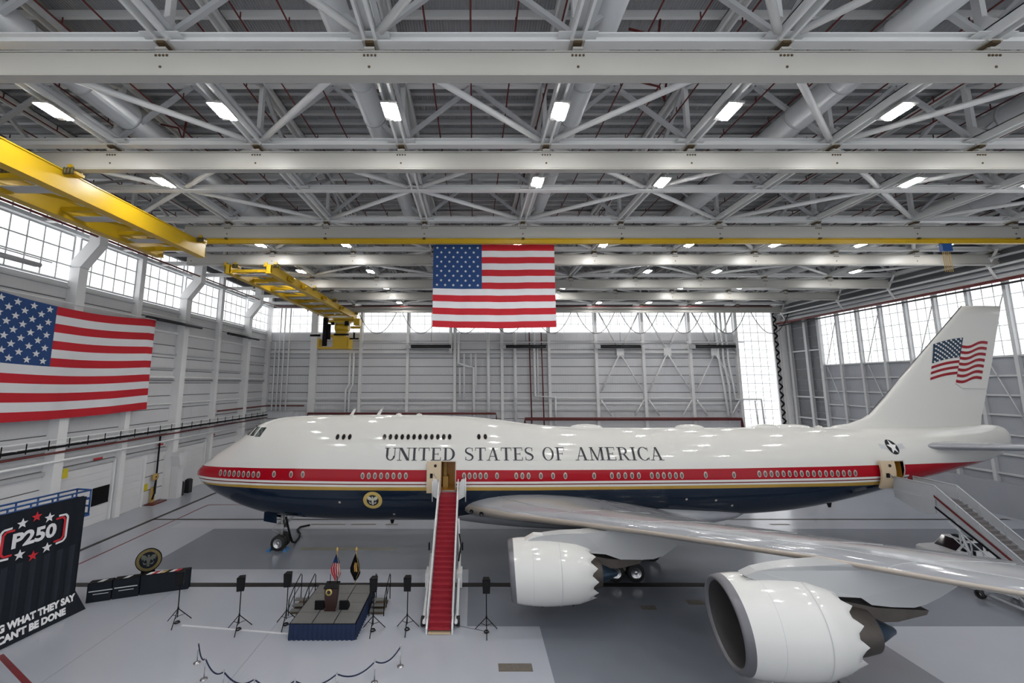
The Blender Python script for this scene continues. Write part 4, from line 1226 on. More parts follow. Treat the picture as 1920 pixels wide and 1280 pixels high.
# ---- lettering along the fuselage
def letter_quads(ch):
    T, H_, th = .155, 1.0, .05
    Q = []

    def rect(x0, y0, x1, y1): Q.append([(x0, y0), (x1, y0), (x1, y1), (x0, y1)])

    def slant(x0, x1, w, y0=0.0, y1=1.0): Q.append([(x0, y0), (x0 + w, y0), (x1 + w, y1), (x1, y1)])

    def serif(xc, y, w=.3): rect(xc - w / 2, y if y < .5 else y - th, xc + w / 2, y + th if y < .5 else y)

    def arc(cx, cy, rx, ry, tx, ty, a0, a1, n=20):
        for i in range(n):
            p = []
            for k in (i, i + 1):
                a = math.radians(a0 + (a1 - a0) * k / n)
                p.append(((cx + rx * math.cos(a), cy + ry * math.sin(a)), (cx + (rx - tx) * math.cos(a), cy + (ry - ty) * math.sin(a))))
            Q.append([p[0][0], p[1][0], p[1][1], p[0][1]])
    if ch == 'U':
        w = .9; rect(.14, .36, .14 + T, 1); rect(.72, .36, .72 + th, 1); arc(.455, .37, .315, .37, .13, .07, 180, 360); serif(.215, 1, .36); serif(.745, 1, .3)
    elif ch == 'N':
        w = .98; rect(.16, 0, .16 + th, 1); slant(.68, .14, T + .06); rect(.80, 0, .80 + th, 1); serif(.185, 0, .32); serif(.17, 1, .3); serif(.825, 1, .32)
    elif ch == 'I':
        w = .46; rect(.15, 0, .15 + T, 1); serif(.2275, 0, .36); serif(.2275, 1, .36)
    elif ch == 'T':
        w = .88; rect(.36, 0, .36 + T, 1); serif(.4375, 0, .36); rect(.06, .945, .82, 1); rect(.06, .74, .10, 1); rect(.78, .74, .82, 1)
    elif ch == 'E':
        w = .84; rect(.15, 0, .15 + T, 1); rect(.04, 0, .74, .055); rect(.04, .945, .72, 1); rect(.3, .48, .56, .53); rect(.70, 0, .745, .26); rect(.68, .76, .72, 1); rect(.54, .40, .575, .61)
    elif ch == 'D':
        w = .96; rect(.15, 0, .15 + T, 1); rect(.04, 0, .42, .05); rect(.04, .95, .42, 1); arc(.42, .5, .46, .5, .17, .05, -90, 90)
    elif ch == 'O':
        w = .98; arc(.48, .5, .42, .52, .15, .045, 0, 360, 36)
    elif ch == 'C':
        w = .92; arc(.5, .5, .44, .52, .16, .045, 42, 318, 30); rect(.80, .70, .84, .98); rect(.80, .02, .84, .26)
    elif ch == 'F':
        w = .78; rect(.15, 0, .15 + T, 1); serif(.2275, 0, .38); rect(.04, .945, .70, 1); rect(.3, .48, .56, .53); rect(.66, .74, .70, 1); rect(.54, .40, .575, .61)
    elif ch == 'A':
        w = .98; slant(.12, .44, .055, 0, 1); slant(.66, .41, T, 0, 1); rect(.24, .30, .70, .35); serif(.14, 0, .28); serif(.76, 0, .4)
    elif ch == 'M':
        w = 1.16; rect(.16, 0, .16 + th, 1); slant(.52, .14, T - .02, 0, 1); slant(.53, .88, .055, 0, 1); rect(.86, 0, .86 + T, 1); serif(.185, 0, .3); serif(.94, 0, .36); serif(.2, 1, .26); serif(.95, 1, .32)
    elif ch == 'R':
        w = .96; rect(.15, 0, .15 + T, 1); serif(.2275, 0, .36); rect(.04, .95, .46, 1); rect(.3, .46, .46, .51); arc(.46, .73, .3, .27, .15, .05, -90, 90); slant(.70, .40, T, 0, .5); serif(.82, 0, .26)
    elif ch == 'S':
        w = .74
        sp = [(.62, .80), (.585, .91), (.47, .972), (.36, .985), (.22, .95), (.13, .85), (.12, .73), (.17, .63), (.30, .545), (.45, .475), (.57, .39), (.625, .28), (.60, .15), (.51, .055), (.37, .016), (.26, .026), (.15, .09), (.10, .2)]
        wd = [.03, .04, .05, .055, .08, .11, .13, .14, .155, .16, .15, .135, .115, .085, .055, .05, .04, .03]
        pr = []
        for i, p in enumerate(sp):
            a = sp[max(0, i - 1)]; b = sp[min(len(sp) - 1, i + 1)]
            dx, dy = b[0] - a[0], b[1] - a[1]
            l = math.hypot(dx, dy)
            nx, ny = -dy / l, dx / l
            pr.append(((p[0] + nx * wd[i] / 2, p[1] + ny * wd[i] / 2), (p[0] - nx * wd[i] / 2, p[1] - ny * wd[i] / 2)))
        for a, b in zip(pr, pr[1:]): Q.append([a[0], b[0], b[1], a[1]])
        rect(.58, .70, .62, .98); rect(.10, .02, .14, .30)
    return Q, w


def write_on_skin(word, sa, sb, z0, cap):
    glyphs = [letter_quads(c) for c in word]
    tot = sum(w for q, w in glyphs)
    k = (sb - sa) / tot
    x = sa
    for q, w in glyphs:
        m = MB()
        for poly in q:
            N = 6 if max(p[1] for p in poly) - min(p[1] for p in poly) > .35 else 1
            for i in range(N):
                u0, u1 = i / N, (i + 1) / N
                P4 = []
                a, b, c, d = [Vector((p[0], p[1])) for p in poly]
                for e, f, u in ((a, d, u0), (b, c, u0), (b, c, u1), (a, d, u1)):
                    p = e.lerp(f, u)
                    P4.append(skin(x + p.x * k, z0 + p.y * cap, .02)[0])
                nn = (P4[1] - P4[0]).cross(P4[2] - P4[0])
                m.add(P4 if nn.y < 0 else P4[::-1], [(0, 1, 2, 3)])
        m.build('letter', 'paint_letter', plane)
        x += w * k


s_of = lambda px: 17.66 + (px - 723) * .04525
write_on_skin('UNITED', s_of(721), s_of(856), 8.15, 1.0)
write_on_skin('STATES', s_of(871), s_of(1003), 8.15, 1.0)
write_on_skin('OF', s_of(1017), s_of(1062), 8.15, 1.0)
write_on_skin('AMERICA', s_of(1080), s_of(1247), 8.15, 1.0)

# ---- emblems on the skin
def disc_on_skin(name, mat, s, z, r, off, parent, rx=1.0):
    m = MB()
    c = skin(s, z, off)[0]
    pts = []
    for ring in (1.0, .66, .33):
        pts.append([skin(s + rx * r * ring * math.cos(2 * PI * k / 32), z + r * ring * math.sin(2 * PI * k / 32) * .93, off)[0] for k in range(32)])
    m.grid(pts, 0, True, True, False)
    b = len(m.v)
    m.v.append(tuple(c))
    for k in range(32): m.f.append((2 * 32 + k, 2 * 32 + (k + 1) % 32, b)); m.m.append(0); m.sm.append(True)
    return m.build(name, mat, parent)


def poly_on_skin(name, mat, s, z, pts, sc, off, parent):
    m = MB()
    k = len(pts)
    c = (sum(p[0] for p in pts) / k, sum(p[1] for p in pts) / k)
    vv = [skin(s + p[0] * sc, z + p[1] * sc, off)[0] for p in pts] + [skin(s + c[0] * sc, z + c[1] * sc, off)[0]]
    m.add(vv, [(i, (i + 1) % k, k) for i in range(k)])
    return m.build(name, mat, parent)


EAGLE = [[(-.09, -.4), (.09, -.4), (.17, .0), (.08, .3), (.1, .5), (-.04, .58), (-.12, .48), (-.07, .3), (-.17, .0)], [(-.14, .02), (-.1, .26), (-.3, .52), (-.62, .58), (-.72, .22), (-.62, .28), (-.6, .02), (-.46, .16), (-.4, -.1), (-.28, .05)], [(.14, .02), (.1, .26), (.3, .52), (.62, .58), (.72, .22), (.62, .28), (.6, .02), (.46, .16), (.4, -.1), (.28, .05)], [(-.12, -.3), (-.3, -.3), (-.52, -.12), (-.42, -.42), (-.2, -.45)], [(.12, -.3), (.3, -.3), (.52, -.12), (.42, -.42), (.2, -.45)], [(-.1, -.4), (.1, -.4), (.14, -.62), (-.14, -.62)]]
sd = disc_on_skin('seal', 'seal_gold', 16.73, 4.92, .80, .02, plane)
disc_on_skin('seal_centre', 'seal_navy', 16.73, 4.92, .50, .03, sd)
for q in EAGLE: poly_on_skin('seal_eagle', 'seal_pale', 16.73, 4.92, q, .62, .04, sd)
rd = disc_on_skin('roundel', 'seal_navy', 61.33, 9.15, .62, .02, plane, .8)
for sx in (-1, 1):
    poly_on_skin('roundel_bar', 'steel_grey', 61.33, 9.15, [(sx * .55, -.18), (sx * 1.1, -.12), (sx * 1.1, .28), (sx * .55, .22)], 1.0, .018, rd)
poly_on_skin('roundel_star', 'paint_flag_white', 61.33, 9.15, [(p[0] * .8, p[1]) for p in STAR], .56, .04, rd)
for s, z in ((13.95, 4.75), (18.4, 3.6), (45.5, 4.9), (47.0, 4.4), (43.0, 5.0)):   # small beacon and probe dots
    disc_on_skin('service_port', 'window_rim', s, z, .10, .02, plane)

# ---- flag painted on the fin
def fin_pt(s, z, off=.03):
    return (XN + s, YC - fin_half(s, z) - off, z)


def wavy(u, v):   # u 0..1 along the fly, v 0..1 down; the cloth folds at the middle
    if u <= .5:
        uu = u / .5
        c = ((68.8, 18.3), (71.65, 18.92), (67.78, 14.88), (70.5, 15.45)); w = .1 * math.sin(uu * PI)
    else:
        uu = (u - .5) / .5
        c = ((71.41, 18.2), (74.1, 18.55), (70.24, 14.68), (72.9, 14.95)); w = -.14 * math.sin(uu * 2 * PI)
    q = [(1 - uu) * (1 - v), uu * (1 - v), (1 - uu) * v, uu * v]
    return sum(a * p[0] for a, p in zip(q, c)), sum(a * p[1] for a, p in zip(q, c)) + w


for i in range(0, 13, 2):
    for h in (0, 1):
        if h == 0 and i < 7: continue
        fl = MB()
        for c in range(12):
            u0, u1 = h * .5 + c / 24 + h * 1e-6, h * .5 + (c + 1) / 24
            fl.add([fin_pt(*wavy(u, v)) for u, v in ((u0, (i + .95) / 13), (u1, (i + .95) / 13), (u1, i / 13), (u0, i / 13))], [(0, 1, 2, 3)])
        fl.build('flag_stripe', 'paint_flag_red', fin)
cn = MB()
for c in range(8):
    for r in range(4):
        cn.add([fin_pt(*wavy(u * .5, v * 7 / 13)) for u, v in ((c / 8, (r + 1) / 4), ((c + 1) / 8, (r + 1) / 4), ((c + 1) / 8, r / 4), (c / 8, r / 4))], [(0, 1, 2, 3)])
cn.build('flag_canton', 'paint_flag_blue', fin)
stm = MB()
for r in range(9):
    for c in range(6 if r % 2 == 0 else 5):
        s, z = wavy(.5 * ((c + .5) / 6 if r % 2 == 0 else (c + 1) / 6), (7 / 13) * (r + .5) / 9)
        stm.add([fin_pt(s + p[0] * .13, z + p[1] * .13, .05) for p in STAR] + [fin_pt(s, z, .05)], [(i, (i + 1) % 10, 10) for i in range(10)])
stm.build('flag_stars', 'paint_flag_white', fin)['kind'] = 'stuff'

# ---- doors
def aircraft_door(sa, sb, la, lb, out, z0=None):
    z0 = z0 or lin(GOLDBOT, sa)
    z1 = DOORTOP
    v = MB()
    yb = YC - 1.2
    x0, x1 = XN + sa + .01, XN + sb - .01
    yf0 = YC - half_w((sa + sb) / 2, 6.8) + .12
    v.add([(x0, yf0, z0), (x0, yb, z0), (x0, yb, z1), (x0, yf0 + .1, z1)], [(0, 1, 2, 3)])
    v.add([(x1, yf0, z0), (x1, yb, z0), (x1, yb, z1), (x1, yf0 + .1, z1)], [(3, 2, 1, 0)])
    v.add([(x0, yb, z0), (x1, yb, z0), (x1, yb, z1), (x0, yb, z1)], [(0, 1, 2, 3)])
    v.add([(x0, yf0, z0), (x1, yf0, z0), (x1, yb, z0), (x0, yb, z0)], [(0, 1, 2, 3)])
    v.add([(x0, yf0, z1), (x1, yf0, z1), (x1, yb, z1), (x0, yb, z1)], [(3, 2, 1, 0)])
    ves = v.build('cabin_vestibule', 'cabin_wood', plane)
    MB().bb(x0 + .1, x0 + .55, yb - .9, yb - .02, z0, z0 + .9).bb(x0 + .12, x0 + .4, yb - .5, yb - .02, z0 + .9, z1 - .3).build('vestibule_cabinet', 'flag_gold', ves)
    # door frame
    fr = MB()
    for s in (sa, sb):
        pts = [skin(s, z0 + (z1 - z0) * i / 8, .02)[0] for i in range(9)]
        fr.tube(pts, .045, 6)
    for z in (z0, z1):
        fr.tube([skin(sa + (sb - sa) * i / 3, z, .02)[0] for i in range(4)], .045, 6)
    fr.build('door_frame', 'window_rim', plane)
    g, h = [], []
    for i in range(9):
        z = z0 - .05 + (z1 - z0 + .05) * i / 8
        g.append([skin(la + (lb - la) * j / 4, z, out)[0] for j in range(5)])
        h.append([skin(la + (lb - la) * j / 4, z, out - .16)[0] for j in range(5)])
    m = MB().grid(g, 0, True, False, False).grid(h, 0, True, False, True)
    for a, b in ((0, 0), (4, 4)):
        m.grid([[r[a] for r in g], [r[a] for r in h]], 0, False)
    m.grid([g[0], h[0]], 0, False); m.grid([g[-1], h[-1]], 0, False)
    d = m.build('cabin_door', 'door_tan', plane)
    pc = skin((la + lb) / 2 + .12, 7.75, out + .02)[0]
    MB().lathe([(0, .12), (-.02, .12), (-.025, .001)], pc, 'Y', 14).build('door_viewport', 'window_dark', d)
    MB().bb(pc.x - .42, pc.x - .2, pc.y - .12, pc.y + .0, 6.85, 7.2).build('door_handle', 'black_metal', d)
    MB().tube([(pc.x - .1, pc.y - .05, 7.15), (pc.x + .1, pc.y - .07, 6.85)], .04, 6).build('door_lever', 'chrome', d)
    return d


aircraft_door(D2[0], D2[1], 21.28, 22.45, .38)
aircraft_door(D5[0], D5[1], 59.15, 60.42, .42)

# ---- antennas and humps on the crown
for s, w in ((35.6, 1.7), (45.2, 1.5), (52.3, 1.3), (54.6, 2.0)):
    zt = smooth_interp(ST, s)[1]
    m = MB()
    rows = []
    for i in range(9):
        u = -1 + i / 4
        k = math.sqrt(max(0, 1 - u * u))
        rows.append([(XN + s + u * w, YC + .7 * k * math.cos(a), zt - .12 + .42 * k * math.sin(a)) for a in [PI * q / 10 for q in range(11)]])
    m.grid(rows, 0, True).build('antenna_fairing', 'paint_white', plane)
for s in (13.6, 16.1):
    zt = smooth_interp(ST, s)[1]
    MB().prism([(0, -.05), (.35, -.05), (.62, .55), (.45, .55)], (XN + s, YC - .03, zt), (1, 0, 0), (0, 0, 1), (0, .06, 0)).build('blade_antenna', 'paint_white', plane)
for s in (18.2, 20.1, 57.2):
    zt = smooth_interp(ST, s)[1]
    MB().lathe([(-.05, .3), (.1, .25), (.18, .001)], (XN + s, YC, zt), 'Z', 12).build('crown_beacon', 'paint_white', plane)
MB().prism([(.15, 0), (.35, 0), (.5, .5), (0, .5)], (XN + 17.6, YC - .03, 2.12), (1, 0, 0), (0, 0, 1), (0, .06, 0)).build('belly_antenna', 'black_metal', plane)
MB().prism([(.15, 0), (.35, 0), (.5, .5), (0, .5)], (XN + 56.4, YC - .9, 3.75), (1, 0, 0), (0, 0, 1), (0, .06, 0)).build('belly_antenna', 'black_metal', plane)

# ---- landing gear
def wheel(parent, x, y, r, w):
    m = MB().lathe([(-w / 2, r * .62), (-w / 2, r * .9), (-w * .36, r), (w * .36, r), (w / 2, r * .9), (w / 2, r * .62)], (x, y, r), 'Y', 28)
    tw = m.build('wheel', 'tyre', parent)
    MB().lathe([(-w / 2 + .02, r * .62), (-w / 2 + .07, r * .5), (-w / 2 + .05, r * .34), (-w / 2 + .1, r * .3), (-w / 2 + .03, r * .12), (-w / 2 + .03, .001)], (x, y, r), 'Y', 24).build('hub', 'chrome', tw)
    MB().lathe([(w / 2 - .03, .001), (w / 2 - .03, r * .62)], (x, y, r), 'Y', 24).build('hub', 'gear_grey', tw)


XG = -17.25
gear = MB()
gear.tube([(XG, YC, .66), (XG + .05, YC, 3.2)], .16, 12)
gear.tube([(XG, YC - .55, .66), (XG, YC + .55, .66)], .11, 10)
gear.tube([(XG, YC, 1.7), (XG + 1.3, YC, 3.1)], .08, 8)
gear.tube([(XG - .1, YC - .2, 1.3), (XG - .75, YC - .25, 1.65), (XG - .15, YC - .2, 2.3)], .05, 6)
gear.bb(XG - .3, XG + .3, YC - .3, YC + .3, 1.75, 2.15)
gear.build('nose_gear_leg', 'gear_grey', plane)
wheel(plane, XG, YC - .48, .64, .40)
wheel(plane, XG, YC + .48, .64, .40)
MB().prism([(-1.7, 2.55), (-.55, 2.35), (-.6, 3.1), (-1.7, 3.3)], (XG + .4, YC - .75, 0), (1, 0, 0), (0, 0, 1), (0, .06, 0)).build('nose_gear_door', 'paint_navy', plane)
MB().prism([(-1.7, 2.55), (-.55, 2.35), (-.6, 3.1), (-1.7, 3.3)], (XG + .4, YC + .7, 0), (1, 0, 0), (0, 0, 1), (0, .06, 0)).build('nose_gear_door', 'paint_navy', plane)
for i in range(3):
    MB().tube([(XG + .2 + .13 * i, YC - .3, 2.5), (XG + .4 + .1 * i, YC - .32, 1.9)], .03, 6).build('gear_hose', 'black_rubber', plane)
for lat, s0, z1 in ((5.5, 36.5, 4.2), (1.95, 39.3, 2.9), (-1.95, 39.3, 2.9), (-5.5, 36.5, 4.2)):
    x, y = XN + s0, YC - lat
    g = MB().tube([(x, y, .95), (x, y, z1)], .24, 12).bar((x - .85, y, .66), (x + .85, y, .66), .26, .26)
    g.tube([(x - .75, y - .6, .66), (x - .75, y + .6, .66)], .1, 8).tube([(x + .75, y - .6, .66), (x + .75, y + .6, .66)], .1, 8)
    g.tube([(x, y, 1.6), (x + 1.6, y, z1)], .1, 8)
    g.build('main_gear_leg', 'gear_grey', plane)
    for dx in (-.75, .75):
        for dy in (-.55, .55):
            wheel(plane, x + dx, y + dy, .64, .44)
MB().prism([(-1.1, 1.6), (1.2, 1.7), (1.2, 3.4), (-1.1, 3.4)], (XN + 36.5, YC - 6.6, 0), (1, 0, 0), (0, 0, 1), (0, .08, 0)).build('main_gear_door', 'wing_grey', plane)
for i, (x, y, lab) in enumerate(((XG - .72, YC - .5, 'blue wheel chock in front of the near nose wheel'), (XG + .72, YC - .5, 'blue wheel chock behind the near nose wheel'))):
    o = MB().prism([(-.18, 0), (.18, 0), (.1, .2), (-.1, .2)], (x, y - .3, 0), (1, 0, 0), (0, 0, 1), (0, .7, 0)).build('wheel_chock', 'chock_blue', None)
    tag(o, lab, 'wheel chock')
o = rod('ground_power_cable', 'black_rubber', None, [(XG + .5, YC - .4, 2.8), (XG + .62, YC - .2, 2.0), (XG + .72, YC + .2, 1.0), (XG + .75, YC + .6, .35), (XG + .8, YC + 1.1, .1), (XG + .68, YC + 2.2, .09), (XG + .35, YC + 3.3, .09), (XG - .4, YC + 4.4, .09), (XG - .45, YC + 5.2, .09), (XG + .3, YC + 5.8, .08)], .09, 8)
tag(o, 'black ground power cable looping from the nose gear to floor', 'cable')

# ================================================================== boarding stairs
def stairs(label, xc, ytop, yplat, ybot, ztop, hw, frame_mat, tread_mat, n, grey=False):
    t = thing('boarding_stairs', label, 'stairs', (xc, ybot, 0))
    run = (yplat - ybot) / n
    rise = ztop / n
    tm = MB()
    tm.bb(-hw, hw, -run * .5 - .07, run * .5, -.04, 0)
    tm.bb(-hw, hw, run * .5 - .02, run * .5, 0, rise - .04)
    tme = tm.mesh('tread', tread_mat)
    for i in range(n - 1):
        place('tread', tme, t, (xc, ybot + run * (i + .5), rise * (i + 1)))
    box('platform', tread_mat, t, xc - hw, xc + hw, yplat - .1, ytop, ztop - .12, ztop)
    box('platform_lip', frame_mat, t, xc - hw, xc + hw, ytop, ytop + .2, ztop - .1, ztop - .02)
    for sg in (-1, 1):
        x = xc + sg * (hw + .1)
        m = MB()
        m.prism([(ybot - .15, -.0), (ybot + .25, 0), (yplat, ztop - .45), (ytop, ztop - .45), (ytop, ztop + .1), (yplat, ztop + .1), (ybot - .15, .3)], (x - .05, 0, 0), (0, 1, 0), (0, 0, 1), (.1, 0, 0))
        m.build('stringer', frame_mat, t)
        rod('handrail', frame_mat, t, [(x, ybot + .3, .95), (x, yplat, ztop + 1.0), (x, ytop - .1, ztop + 1.0)], .05, 8)
        for q in range(7):
            u = q / 6
            yy = ybot + .3 + (yplat - ybot - .3) * u
            zb = (yy - ybot) / (yplat - ybot) * ztop
            rod('baluster', frame_mat, t, [(x, yy, zb + .1), (x, yy, zb + .98)], .03, 6)
        g = MB()
        g.prism([(ybot + .5, .55), (yplat, ztop + .35), (yplat, ztop + .85), (ybot + .5, .95)] if not grey else [(ybot + .3, .35), (yplat, ztop + .1), (yplat, ztop + 1.0), (ybot + .3, 1.1)], (x - .015, 0, 0), (0, 1, 0), (0, 0, 1), (.03, 0, 0))
        g.build('side_panel', frame_mat, t)
        box('platform_guard', frame_mat, t, x - .03, x + .03, yplat, ytop, ztop + .1, ztop + 1.05)
        # folding side shields at the aircraft door
        if not grey:
            s = MB()
            s.prism([(0, -.3), (.55, .0), (.55, 1.35), (.25, 1.35), (.05, .9)], (x + sg * .02, ytop - .15, ztop - .3), (sg, 0, 0), (0, 0, 1), (0, .06, 0))
            s.build('door_shield', 'stair_white', t)
            rod('shield_rail', 'stair_white', t, [(x + sg * .6, ytop - .2, ztop - .7), (x + sg * .6, ytop - .2, ztop + .9 + (.3 if sg > 0 else 0))], .05, 6)
        rod('support_strut', frame_mat, t, [(x + sg * .1, yplat - 1.2, ztop - 1.3), (x + sg * .3, yplat - 2.6, .5)], .09, 8)
        rod('support_strut', frame_mat, t, [(x + sg * .25, ybot + .6, .35), (x + sg * .25, yplat - 2.5, 2.4)], .1, 8)
        rod('chassis_rail', frame_mat, t, [(x + sg * .2, ybot + .3, .4), (x + sg * .2, yplat - 1.6, .4)], .1, 8)
        w = MB()
        for yy in (ybot + .7, yplat - 2.2):
            w.lathe([(-.1, .15), (-.1, .27), (.1, .27), (.1, .15)], (x + sg * .32, yy, .28), 'X', 16)
        w.build('wheels', 'tyre', t)
        MB().bb(x + sg * .3 - .18, x + sg * .3 + .18, yplat - 4.4, yplat - 3.3, 1.0, 1.9).build('control_box', frame_mat, t)
        MB().bb(x + sg * .45 - .05, x + sg * .45 + .05, yplat - 2.4, yplat - 2.2, 2.6, 3.1).build('side_lamp', 'black_metal', t)
    box('base_plate', 'door_tan' if not grey else frame_mat, t, xc - hw, xc + hw, ybot - .2, ybot + .15, .02, .07)
    rod('jack_hose', 'black_rubber', t, [(xc + hw + .3, yplat - 3.2, 2.2), (xc + hw + .45, yplat - 2.6, 3.0), (xc + hw + .3, yplat - 2.0, 3.6)], .05, 6)
    return t


stairs('red carpeted white boarding stairs leading up to the forward door', -2.02, 34.95, 33.7, 26.15, 5.72, .66, 'stair_white', 'carpet_red', 26)
st2 = stairs('grey boarding stairs at the rear door, partly cut by the frame', 35.95, 35.3, 32.2, 24.3, 5.9, .75, 'stair_grey', 'stair_tread', 28, True)
MB().prism([(33.0, 4.6), (35.2, 5.3), (35.2, 5.9), (32.2, 5.9), (32.2, 4.9)], (34.95, 0, 0), (0, 1, 0), (0, 0, 1), (.06, 0, 0)).build('platform_skirt', 'stair_grey', st2)
MB().prism([(24.8, .5), (32.2, 5.25), (32.2, 5.4), (24.8, .65)], (34.9, 0, 0), (0, 1, 0), (0, 0, 1), (.05, 0, 0)).build('stringer_edge', 'black_metal', st2)
MB().prism([(25.4, 1.15), (32.2, 6.05), (32.2, 6.22), (25.4, 1.32)], (34.93, 0, 0), (0, 1, 0), (0, 0, 1), (.04, 0, 0)).build('red_edge', 'pipe_red', st2)
for i in range(9):
    y = 25.6 + i * .62
    z = (y - 24.3) / 7.9 * 5.9 - .5
    MB().bar((34.6, y, z - .9), (34.6, y, z), .06, .06).bar((34.6, y, z), (34.6, y + .62, z + .46), .06, .06).bar((34.6, y, z - .9), (34.6, y + .62, z - .44), .06, .06).build('lattice_frame', 'stair_grey', st2)

# ---- white pickup parked beyond the rear stairs
t = thing('pickup_truck', 'white pickup truck parked beside the rear boarding stairs', 'truck', (40.4, 35.6, 0))
X0, Y0, Y1 = 37.7, 34.8, 36.75
MB().prism([(0, .55), (5.6, .55), (5.7, .75), (5.7, 1.15), (3.5, 1.15), (1.55, 1.15), (.3, 1.08), (.02, .95)], (X0, Y0, 0), (1, 0, 0), (0, 0, 1), (0, Y1 - Y0, 0)).build('body', 'truck_white', t)
MB().prism([(1.5, 1.15), (3.75, 1.15), (3.6, 1.85), (2.3, 1.88)], (X0, Y0 + .12, 0), (1, 0, 0), (0, 0, 1), (0, Y1 - Y0 - .24, 0)).build('cab', 'truck_white', t)
for a, b, c in (((1.72, 1.2), (2.55, 1.2), 0), ((2.68, 1.2), (3.55, 1.2), 1)):
    MB().prism([a, b, (b[0] - .02, 1.76), (a[0] + (.55 if c == 0 else .02), 1.78)], (X0, Y0 + .09, 0), (1, 0, 0), (0, 0, 1), (0, .04, 0)).build('side_window', 'window_dark', t)
MB().prism([(1.42, 1.14), (1.48, 1.18), (2.22, 1.84), (2.16, 1.86)], (X0, Y0 + .2, 0), (1, 0, 0), (0, 0, 1), (0, Y1 - Y0 - .4, 0)).build('windscreen', 'window_dark', t)
for wx in (1.05, 4.55):
    for yy in (Y0 + .1, Y1 - .1):
        w = MB().lathe([(-.12, .22), (-.12, .36), (.12, .36), (.12, .22)], (X0 + wx, yy, .37), 'Y', 20).build('wheel', 'tyre', t)
        MB().lathe([(-.08, .22), (-.1, .1), (-.1, .001)], (X0 + wx, yy, .37), 'Y', 16).build('hub', 'chrome', w)
box('bumper', 'black_metal', t, X0 - .08, X0 + .1, Y0 + .05, Y1 - .05, .45, .68)
box('headlight', 'window_dark', t, X0 - .01, X0 + .16, Y0 + .05, Y0 + .4, .82, .98)
box('mirror', 'black_metal', t, X0 + 1.75, X0 + 1.9, Y0 - .2, Y0 + .02, 1.2, 1.4)
box('bed_rails', 'black_metal', t, X0 + 3.9, X0 + 5.6, Y0 + .1, Y0 + .2, 1.16, 1.5)
box('roof_light', 'black_metal', t, X0 + 2.7, X0 + 3.2, Y0 + .4, Y1 - .4, 1.86, 1.98)

# ================================================================== stage
SX0, SX1, SY0, SY1, SZ = -10.62, -6.84, 25.5, 30.0, .88
t = thing('stage', 'low grey stage with navy skirt below the aircraft', 'stage', ((SX0 + SX1) / 2, SY0, 0))
nx, ny = 3, 4
for i in range(nx):
    for j in range(ny):
        a, b = SX0 + (SX1 - SX0) * i / nx, SX0 + (SX1 - SX0) * (i + 1) / nx
        c, d = SY0 + (SY1 - SY0) * j / ny, SY0 + (SY1 - SY0) * (j + 1) / ny
        cell('deck_panel', 'stage_deck', t, a + .03, b - .03, c + .012, d - .012, SZ - .06, SZ)
box('deck_frame', 'black_metal', t, SX0, SX1, SY0, SY1, SZ - .14, SZ - .03)
for i, (p, q) in enumerate((((SX0 - .03, SY0 - .03), (SX1 + .03, SY0 - .03)), ((SX1 + .03, SY0 - .03), (SX1 + .03, SY1 + .03)), ((SX0 - .03, SY1 + .03), (SX0 - .03, SY0 - .03)), ((SX1 + .03, SY1 + .03), (SX0 - .03, SY1 + .03)))):
    p = Vector((*p, 0)); q = Vector((*q, 0))
    d = q - p
    nn = Vector((d.y, -d.x, 0)).normalized()
    L = d.length
    N = int(L / .05)
    rows = [[tuple(p + d * k / N + nn * (.03 * math.sin(k * 1.15) * f + .04 * f) + Vector((0, 0, z))) for k in range(N + 1)] for z, f in ((SZ - .04, .25), (SZ * .5, .8), (.01, 1.2))]
    MB().grid(rows, 0, True, False, True).build('skirt', 'skirt_navy', t)


def stage_steps(label, x, sg):
    t = thing('stage_steps', label, 'steps', (x, 28.2, 0))
    for i in range(3):
        box('step', 'stage_deck', t, min(x + sg * .1, x + sg * 1.0), max(x + sg * .1, x + sg * 1.0), 28.0 + .32 * i, 28.32 + .32 * i, .17 * (i + 1), .17 * (i + 1) + .05)
    for xx in (x + sg * .08, x + sg * 1.02):
        rod('handrail', 'black_metal', t, [(xx, 27.9, 0), (xx, 27.9, .95), (xx, 28.5, 1.35), (xx, 29.6, 1.75), (xx, 29.8, 1.6), (xx, 29.8, .1)], .03, 6)
        rod('lower_rail', 'black_metal', t, [(xx, 27.9, .45), (xx, 28.5, .8), (xx, 29.8, 1.1)], .025, 6)
        rod('stile', 'black_metal', t, [(xx, 28.7, .1), (xx, 28.7, 1.42)], .025, 6)
    box('step_base', 'rust', t, min(x + sg * .15, x + sg * .95), max(x + sg * .15, x + sg * .95), 28.1, 29.6, 0.01, .12)


stage_steps('steps with black handrails on the left side of stage', SX0 - .12, -1)
stage_steps('steps with black handrails on the right side of stage', SX1 + .12, 1)

lx, ly = -8.75, 26.95
t = thing('lectern', 'dark wooden lectern with gold seal on the stage', 'lectern', (lx, ly, SZ))
MB().prism([(-.26, 0), (.26, 0), (.36, .75), (.38, 1.3), (-.38, 1.3), (-.36, .75)], (lx, ly - .22, SZ), (1, 0, 0), (0, 0, 1), (0, .45, 0)).build('body', 'lectern_wood', t)
MB().prism([(-.28, 1.28), (.3, 1.42), (.3, 1.48), (-.28, 1.34)], (lx - .42, ly, SZ), (0, 1, 0), (0, 0, 1), (.84, 0, 0)).build('reading_top', 'black_metal', t)
MB().lathe([(0, .2), (-.03, .2), (-.035, .001)], (lx - .1, ly - .23, SZ + 1.08), 'Y', 24).build('seal', 'seal_gold', t)
MB().lathe([(-.036, .11), (-.04, .001)], (lx - .1, ly - .23, SZ + 1.08), 'Y', 20).build('seal_centre', 'seal_navy', t)
